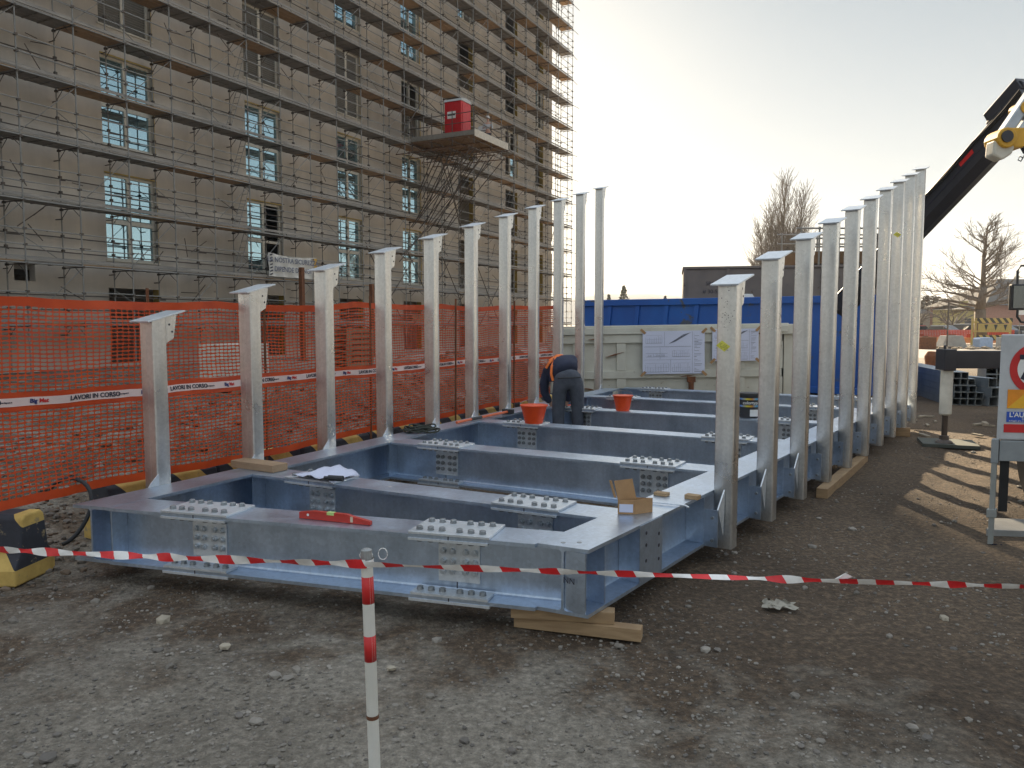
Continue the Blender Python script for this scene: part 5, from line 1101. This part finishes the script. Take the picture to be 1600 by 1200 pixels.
# ------------------------------------------------------------------ far right: road, parked cars, houses, trees
mb = MB(); mb.add([(-5, 38, .004), (120, 34, .004), (120, 46, .004), (-5, 52, .004)], [(0, 1, 2, 3)]); kind(mb.build('road', rough_col('dusty_asphalt', (.34, .31, .27), (.42, .38, .33), .4, .9)), 'structure')
mb = MB(); mb.add([(-5, 70, .004), (160, 66, .004), (160, 110, .004), (-5, 110, .004)], [(0, 1, 2, 3)]); kind(mb.build('car_park', rough_col('asphalt', (.10, .10, .10), (.14, .14, .135), .4, .9)), 'structure')
def car(x, y, rz, col, label, est=False):
    o = thing('parked_car', (x, y, 0), label, 'car', 'cars parked beyond the site', rz)
    pr = [(-2.1, .35), (2.1, .35), (2.15, .62), (2.0, .82), (1.15, .95), (-2.05, .98), (-2.15, .7)]
    mb = MB(); mb.prism(pr, (0, 0, 0), V(1, 0, 0), Z, V(0, 1, 0), (-.86, .86)); mb.build('body', col, o, local=True, bevel=.06)
    cb = [(1.15, .94), (.45, 1.42), (-1.1, 1.46), (-1.95, 1.0)] if not est else [(1.3, .94), (.7, 1.6), (-1.9, 1.62), (-2.05, 1.0)]
    mb = MB(); mb.prism(cb, (0, 0, 0), V(1, 0, 0), Z, V(0, 1, 0), (-.74, .74)); mb.build('windows', CARG, o, local=True, bevel=.04)
    mb = MB(); mb.ob((0, 0, 0), V(1, 0, 0), V(0, 1, 0), Z, (cb[2][0] + .1, cb[1][0] - .05), (-.72, .72), (cb[1][1] + .005, cb[2][1] + .05)); mb.build('roof', col, o, local=True, bevel=.02)
    for wx in (-1.35, 1.35):
        for wy in (-.84, .84): mb = MB(); mb.lathe([(.0, -.09), (.30, -.10), (.33, 0), (.30, .10), (0, .09)], (wx, wy, .33), 16, az=V(0, 1, 0)); mb.build('wheel', TYRE, o, local=True)
    for hy in (-.6, .6): mb = MB(); mb.box(2.08, 2.17, hy - .16, hy + .16, .62, .76); mb.build('headlight', WHT, o, local=True)
CARG, t, b = nt('car_glass', (.03, .035, .04), .08)
cc = [simple('silver_car', (.5, .52, .54), .35, .5), simple('white_car', (.72, .72, .72), .35), simple('red_car', (.45, .03, .03), .35), simple('dark_car', (.04, .045, .06), .3, .3), simple('blue_car', (.10, .17, .30), .3, .4)]
cl = [(44.0, 80, 1.9, 0, 'silver parked car nearest the last right upright'), (47.2, 81, 1.9, 1, 'white parked car, second from the last right upright'), (50.0, 80, 1.9, 3, 'dark parked car beyond the orange barrier'), (52.6, 79.5, 1.9, 0, 'silver parked car just left of the striped barricade'), (54.6, 84, 1.7, 4, 'blue grey parked car seen behind the striped barricade'), (46, 88, .3, 2, 'red car in the second row of the car park'), (51, 89, .3, 3, 'dark car in the second row of the car park'), (58, 82, 1.2, 1, 'white parked van-like car right of the striped barricade'), (61, 80, 1.2, 0, 'silver parked car at the right by the lorry mirror'), (63.5, 88, .3, 1, 'white car far behind the small road sign')]
for x, y, rz, ci, lb_ in cl: car(x, y, rz, cc[ci], lb_, ci == 1)
# orange plastic barrier strip, blocks, barricade
def qb(name, x, y, rz, sz, mat, label, cat, grp=None, shape=None):
    o = thing(name, (x, y, 0), label, cat, grp, rz); mb = MB(); a, b_, h = sz
    if shape == 'trap': mb.prism([(-a / 2, 0), (a / 2, 0), (a / 2 * .62, h), (-a / 2 * .62, h)], (0, 0, 0), V(1, 0, 0), Z, V(0, 1, 0), (-b_ / 2, b_ / 2))
    else: mb.box(-a / 2, a / 2, -b_ / 2, b_ / 2, 0, h)
    mb.build('block', mat, o, local=True, bevel=.04); mb = MB(); mb.box(-a * .15, a * .15, -.06, .06, h + .002, h + .06); mb.build('lifting_eye', RUST, o, local=True); return o
qb('concrete_block', 30.3, 53.5, .1, (1.9, .8, .85), CONC, 'tapered grey concrete block left of the blue and white sack by the road', 'concrete block', 'concrete blocks along the road', 'trap')
qb('concrete_block', 34.2, 53.2, -.05, (1.6, .7, .72), CONC, 'square grey concrete block right of the blue and white sack', 'concrete block', 'concrete blocks along the road')
qb('concrete_block', 36.6, 53.6, .0, (1.6, .7, .78), CONC, 'rightmost grey concrete block under the striped barricade', 'concrete block', 'concrete blocks along the road')
mb = MB(); mb.prism([(-.45, 0), (.45, 0), (.47, .6), (.40, .72), (-.38, .70), (-.47, .6)], (32.3, 53.2, 0), V(1, 0, 0), Z, V(0, 1, 0), (-.4, .4)); tag(mb.build('big_bag', simple('pale_blue_bag', (.42, .52, .68), .8), base=(32.3, 53.2, 0), bevel=.03), 'pale blue and white sack between the concrete blocks at the roadside', 'sack')
qb('rusty_crate', 26.9, 50.5, .0, (1.1, .8, .8), RUST, 'rusty brown crate by the road beside the last right upright', 'crate')
mb = MB()
for i in range(30):
    x = random.uniform(27.5, 31.5); y = random.uniform(49, 52); a = random.uniform(0, 3); stone(mb, x, y, .08, random.uniform(.08, .3))
kind(mb.build('roadside_rubble', simple('dry_earth', (.35, .28, .2), .95), base=(29, 50, 0)), 'stuff')
ob_ = thing('plastic_barrier', (33, 66, 0), 'orange plastic mesh barrier in front of the parked cars', 'barrier'); mb = MB()
for i in range(60):
    x0 = 33.0 + i * .13; mb.box(x0, x0 + .06, 63, 63.02, .1, 1.1)
for z_ in [(.1 + .1 * i) for i in range(11)]: mb.box(33, 40.8, 62.99, 63.03, z_, z_ + .06)
mb.build('mesh', ORANGE, ob_)
mb = MB(); mb.box(33, 41.0, 62.9, 62.95, .1, .55); mb.build('solid_band', simple('faded_orange', (.75, .30, .12), .7), ob_)
bar = thing('barricade', (37, 60.5, 0), 'yellow and black striped roadwork barricade with boards and arrows beyond the road', 'barricade')
for z0, z1 in ((.35, .78), (1.72, 2.10)):
    mb = MB(); mb.box(36.3, 39.0, 60.5, 60.55, z0, z1); mb.build('striped_board', BARRI, bar)
mb = MB(); mb.box(36.35, 38.95, 60.52, 60.56, 1.0, 1.66); mb.build('yellow_board', simple('barricade_yellow', (.52, .38, .12), .7), bar)
for x_ in (36.95, 37.7, 38.45): mb = MB(); mb.prism([(x_ - .14, 1.58), (x_ + .14, 1.58), (x_, 1.12)], (0, 0, 0), V(1, 0, 0), Z, V(0, 1, 0), (60.5, 60.515)); mb.build('arrow', BLK, bar)
for x_ in (35.95, 36.2, 38.92): mb = MB(); mb.box(x_ - .05, x_ + .05, 60.57, 60.72, 0, 2.1); mb.build('leg', MAT['barricade_yellow'], bar)
mb = MB(); mb.box(35.95, 36.3, 60.5, 60.56, 1.0, 1.14); mb.box(35.95, 36.3, 60.5, 60.56, 1.72, 1.86); mb.build('cross_bar', MAT['barricade_yellow'], bar)
sg = thing('road_sign', (45.6, 70, 0), 'small white no parking sign on a pole near the lorry mirror', 'sign'); sg.location = (39.9, 61, 0); WP[sg.name] = V(39.9, 61, 0)
mb = MB(); mb.tube((39.9, 61.05, 0), (39.9, 61.05, 3.3), .03, 8); mb.build('pole', TUBE, sg)
mb = MB(); mb.box(39.6, 40.2, 61, 61.02, 2.35, 3.25); mb.build('panel', WHT, sg)
mb = MB(); mb.tube((39.9, 60.995, 2.95), (39.9, 60.985, 2.95), .22, 20); mb.build('red_ring', RED, sg); mb = MB(); mb.tube((39.9, 60.984, 2.95), (39.9, 60.98, 2.95), .15, 20); mb.build('blue_disc', DBLUE, sg)
mb = MB(); mb.ob(V(39.9, 60.978, 2.95), V(.7, 0, -.7), V(0, 1, 0), V(.7, 0, .7), (-.16, .16), (-.002, .0), (-.025, .025)); mb.build('red_bar', RED, sg)
def post(x, y, h, label): mb = MB(); mb.tube((x, y, 0), (x, y, h), .05, 6); mb.box(x - .3, x + .3, y - .3, y + .3, 0, .15); tag(mb.build('thin_pole', DTUBE, base=(x, y, 0)), label, 'pole')
post(28.9, 51.5, 3.1, 'thin dark pole by the rubble right of the last upright')
post(9.3, 82, 6.6, 'slender dark pole on the horizon between the last left uprights')
# houses
def house(x, y, rz, w, d, h, rh, wall_m, roof_m, label, hip=True, nwin=4):
    o = thing('house', (x, y, 0), label, 'house', 'houses beyond the car park', rz)
    mb = MB(); mb.box(-w / 2, w / 2, -d / 2, d / 2, 0, h); mb.build('wall', wall_m, o, local=True)
    mb = MB(); e = .5; r = d / 2 if hip else 0
    P = [(-w / 2 - e, -d / 2 - e, h), (w / 2 + e, -d / 2 - e, h), (w / 2 + e, d / 2 + e, h), (-w / 2 - e, d / 2 + e, h), (-w / 2 + r, 0, h + rh), (w / 2 - r, 0, h + rh)]
    mb.add(P, [(0, 1, 5, 4), (1, 2, 5), (2, 3, 4, 5), (3, 0, 4), (0, 3, 2, 1)]); rf = mb.build('roof', roof_m, o, local=True)
    mb = MB(); mb.box(w * .2, w * .2 + .8, -.4, .4, h + rh * .5, h + rh + .6); mb.build('chimney', wall_m, rf, local=True)
    for i in range(nwin):
        for z_ in ([1.0] if h < 5 else [1.0, 4.0]):
            x_ = -w / 2 + w * (i + .5) / nwin; mb = MB(); mb.box(x_ - .5, x_ + .5, -d / 2 - .06, -d / 2 - .01, z_, z_ + 1.4); mb.build('window', CARG, o, local=True)
PINK = simple('pink_plaster', (.48, .24, .17), .9); GREYP = simple('grey_plaster', (.30, .29, .27), .9); YELP = simple('yellow_plaster', (.55, .45, .18), .9); ROOF = rough_col('dark_roof_tiles', (.09, .085, .08), (.13, .12, .11), 2, .9)
house(72, 112, .1, 17, 12, 4.2, 3.9, PINK, ROOF, 'long pink house with dark hipped roof behind the bare tree')
house(57, 118, -.1, 9, 8, 3.2, 2.2, GREYP, ROOF, 'low grey building with dark roof left of the pink house', nwin=3)
house(60.5, 106, 0, 3.0, 6, 3.6, .6, YELP, ROOF, 'small yellow house front between bare branches', nwin=1)
house(86, 118, .2, 14, 10, 6.2, 2.8, PINK, ROOF, 'pink two storey house mostly hidden by the lorry mirror')
# bare trees
def bare_tree(loc, trunk, label, grow, name='bare_tree'):
    o = thing(name, loc, label, 'tree'); T_ = MB(); Cr = MB(); grow(T_, Cr, Vector(loc)); T_.build('trunk', BARK, o, smooth=1); Cr.build('crown', BARK, o)
def branch(mb, p, d, L, r, depth, spread, upb, rng, seg=3, nk=3, drop=.72, tip=.008):
    for i in range(seg):
        q = p + d * (L / seg); r2 = max(tip, r * (1 - .25 * (i + 1) / seg)); mb.tube(p, q, r, 3 if r < .05 else 6, r2, cap=False); p, r = q, r2
        d = (d + V(rng.gauss(0, .10), rng.gauss(0, .10), rng.gauss(0, .07) + upb * .12)).normalized()
        if depth > 0 and i < seg - 1 or depth > 0 and seg == 1:
            for _ in range(rng.choice((1, 1, 2))):
                n_ = V(rng.gauss(0, 1), rng.gauss(0, 1), rng.gauss(0, .5)); n_ = (n_ - d * n_.dot(d)).normalized(); dd = (d + n_ * spread * rng.uniform(.7, 1.3) + V(0, 0, upb * .3)).normalized()
                branch(mb, p, dd, L * drop * rng.uniform(.6, 1), r * .55, depth - 1, spread, upb, rng, seg, nk, drop, tip)
    if depth > 0:
        for _ in range(nk - 1):
            n_ = V(rng.gauss(0, 1), rng.gauss(0, 1), rng.gauss(0, .5)); n_ = (n_ - d * n_.dot(d)).normalized(); dd = (d + n_ * spread * .7).normalized()
            branch(mb, p, dd, L * drop * rng.uniform(.7, 1), r * .75, depth - 1, spread, upb, rng, seg, nk, drop, tip)
def poplar(T_, Cr, p):
    rng = random.Random(4)
    for dx, h, w in ((-3.3, 9.0, 1.3), (-2.3, 12.8, 1.5), (-1.2, 14.6, 1.7), (.2, 18.0, 1.8), (2.3, 16.6, 1.4), (-2.9, 7, 1.2), (1.4, 12, 1.5), (-.5, 13, 1.5), (-3.9, 6, 1)):
        b_ = p + V(dx * .35, rng.uniform(-.5, .5), 0); top = p + V(dx, rng.uniform(-1, 1), h); T_.tube(b_, b_.lerp(top, .5), .28, 6, .18); T_.tube(b_.lerp(top, .5), top, .18, 5, .02)
        n = int(h * 7)
        for i in range(n):
            f = .12 + .85 * (i / n); q = b_.lerp(top, f); a = rng.uniform(0, 6.28); L = (1.15 - f) * h * .24 + .5; d = V(math.cos(a) * .42, math.sin(a) * .42, 1).normalized()
            branch(Cr, q, d, L, .05 * (1.2 - f) + .015, 2, .45, .45, rng, 2, 2, .75, .016)
bare_tree((31.5, 92, 0), 0, 'tall slender bare poplars with upright twigs rising behind the brown container', poplar, 'poplar_tree')
def plane(T_, Cr, p):
    rng = random.Random(11); 
    T_.tube(p, p + V(-.2, 0, 2.8), .50, 10, .40); T_.tube(p + V(-.2, 0, 2.8), p + V(0, 0, 4.6), .40, 8, .26); T_.tube(p + V(0, 0, 4.6), p + V(-.1, 0, 7.0), .22, 7, .13); T_.tube(p + V(-.1, 0, 7.0), p + V(.15, 0, 9.6), .13, 6, .03)
    for i, (z_, a, L) in enumerate([(2.6, 185, 3.0), (3.0, 170, 3.2), (3.4, 200, 2.8), (3.2, -5, 2.3), (3.8, 15, 2.4), (4.2, 160, 2.8), (4.5, 30, 2.2), (4.4, 100, 2.2), (3.9, 260, 2.3), (3.0, -30, 2.2), (3.6, 178, 3.3)]):
        d = V(math.cos(rad(a)), math.sin(rad(a)), .22).normalized(); branch(Cr, p + V(0, 0, z_), d, L, .11, 4, .65, .25, rng, 3, 2, .66, .012)
    for i in range(26):
        z_ = 4.4 + 5.0 * i / 26; a = rng.uniform(0, 6.28); d = V(math.cos(a) * .9, math.sin(a) * .9, .65).normalized(); branch(Cr, p + V(0, 0, z_), d, 1.9 * (1.25 - i / 30), .06, 3, .5, .3, rng, 3, 2, .72, .012)
bare_tree((38.1, 63.0, 0), 0, 'spreading bare tree with thick trunk behind the striped barricade', plane)
def low(T_, Cr, p):
    rng = random.Random(int(p.x)); T_.tube(p, p + V(0, 0, 1.4), .28, 7, .2)
    for i in range(9): a = i * .7; d = V(math.cos(a), math.sin(a), .8).normalized(); branch(Cr, p + V(0, 0, 1.2), d, 1.9, .12, 3, .6, .2, rng, 2, 2, .75, .02)
bare_tree((49.0, 95, 0), 0, 'low bare tree left of the spreading tree, over the parked cars', low); bare_tree((55, 97, 0), 0, 'low bare tree in front of the grey building', low); bare_tree((74, 98, 0), 0, 'low bare tree before the right end of the pink house', low)
# evergreen silhouettes on the horizon and hedges
LEAF = rough_col('dark_evergreen', (.035, .045, .025), (.07, .085, .045), 1, .9)
def conifer(x, y, h, w, label, seed):
    o = thing('cedar_tree', (x, y, 0), label, 'tree', 'evergreens on the horizon'); rng = random.Random(seed); mb = MB(); mb.tube((x, y, 0), (x, y, h * .96), .22, 6, .04); mb.build('trunk', BARK, o); mb = MB()
    for i in range(1100):
        f = rng.random() ** .7; z_ = h * (.15 + .85 * f); R_ = w * (1 - f) ** .8 * (.35 + .65 * rng.random()) * (1 + .35 * math.sin(z_ * 3.2)); a = rng.uniform(0, 6.28); c = V(x + R_ * math.cos(a), y + R_ * math.sin(a), z_ - R_ * .1); s = rng.uniform(.15, .4)
        u = V(rng.gauss(0, 1), rng.gauss(0, 1), rng.gauss(0, .3)).normalized() * s; v_ = V(rng.gauss(0, 1), rng.gauss(0, 1), rng.gauss(0, .5)).normalized() * s * .5; mb.add([c - u, c - v_, c + u, c + v_], [(0, 1, 2, 3)])
    mb.build('crown', LEAF, o)
conifer(21.5, 150, 9.0, 2.6, 'dark cedar on the horizon over the blue container', 1); conifer(18.9, 152, 7.4, 1.4, 'small pointed evergreen left of the cedar', 2); conifer(30.5, 155, 7.2, 1.2, 'tiny pointed evergreen right of the cedar', 3)
mb = MB(); rng = random.Random(5)
for i in range(16000):
    x = rng.uniform(14, 110); y = 128 + rng.uniform(-3, 3); h = 3.6 + 1.6 * noise.noise(V(x * .12, 0, 0)) + 1.2 * noise.noise(V(x * .5, 0, 3)) + (1.8 if x > 46 else 0); c = V(x, y, rng.random() * h); s = rng.uniform(.2, .5)
    u = V(rng.gauss(0, 1), rng.gauss(0, 1), rng.gauss(0, 1)).normalized() * s; v_ = V(rng.gauss(0, 1), rng.gauss(0, 1), rng.gauss(0, 1)).normalized() * s; mb.add([c - u, c - v_, c + u, c + v_], [(0, 1, 2, 3)])
kind(mb.build('distant_scrub', rough_col('winter_scrub', (.07, .06, .045), (.13, .11, .08), .5, .95), base=(50, 128, 0)), 'stuff')
# hills
mb = MB(); n = 90; P = []
for j in range(7):
    for i in range(n + 1):
        a = rad(-50 + 100 * i / n); R_ = 1500 + j * 60; e = math.sin(math.pi * j / 6); h = (74 + 26 * noise.noise(V(i * .10, 0, 1)) + 9 * noise.noise(V(i * .5, 0, 4))) * (1.0 - .35 * max(0, min(1, (a - rad(2)) / rad(14)))); P.append((R_ * math.sin(a), R_ * math.cos(a), max(-2, h * e)))
mb.add(P, [(j * (n + 1) + i, j * (n + 1) + i + 1, (j + 1) * (n + 1) + i + 1, (j + 1) * (n + 1) + i) for j in range(6) for i in range(n)]); kind(mb.build('hills', rough_col('hill_wood', (.07, .075, .06), (.11, .11, .08), .004, .95), smooth=1), 'structure')
# ------------------------------------------------------------------ haze
HAZE = True
if HAZE:
    mb = MB(); mb.box(-2600, 2600, -650, 2300, -3, 122); hz = mb.build('haze', None, smooth=False)
    m = bpy.data.materials.new('haze_air'); m.use_nodes = True; t = m.node_tree; t.nodes.remove(t.nodes['Principled BSDF'])
    pv = t.nodes.new('ShaderNodeVolumePrincipled'); pv.inputs['Color'].default_value = (.85, .9, 1, 1); pv.inputs['Density'].default_value = .00035; pv.inputs['Anisotropy'].default_value = .2
    t.links.new(pv.outputs[0], t.nodes['Material Output'].inputs['Volume']); hz.data.materials.clear(); hz.data.materials.append(m); kind(hz, 'stuff')
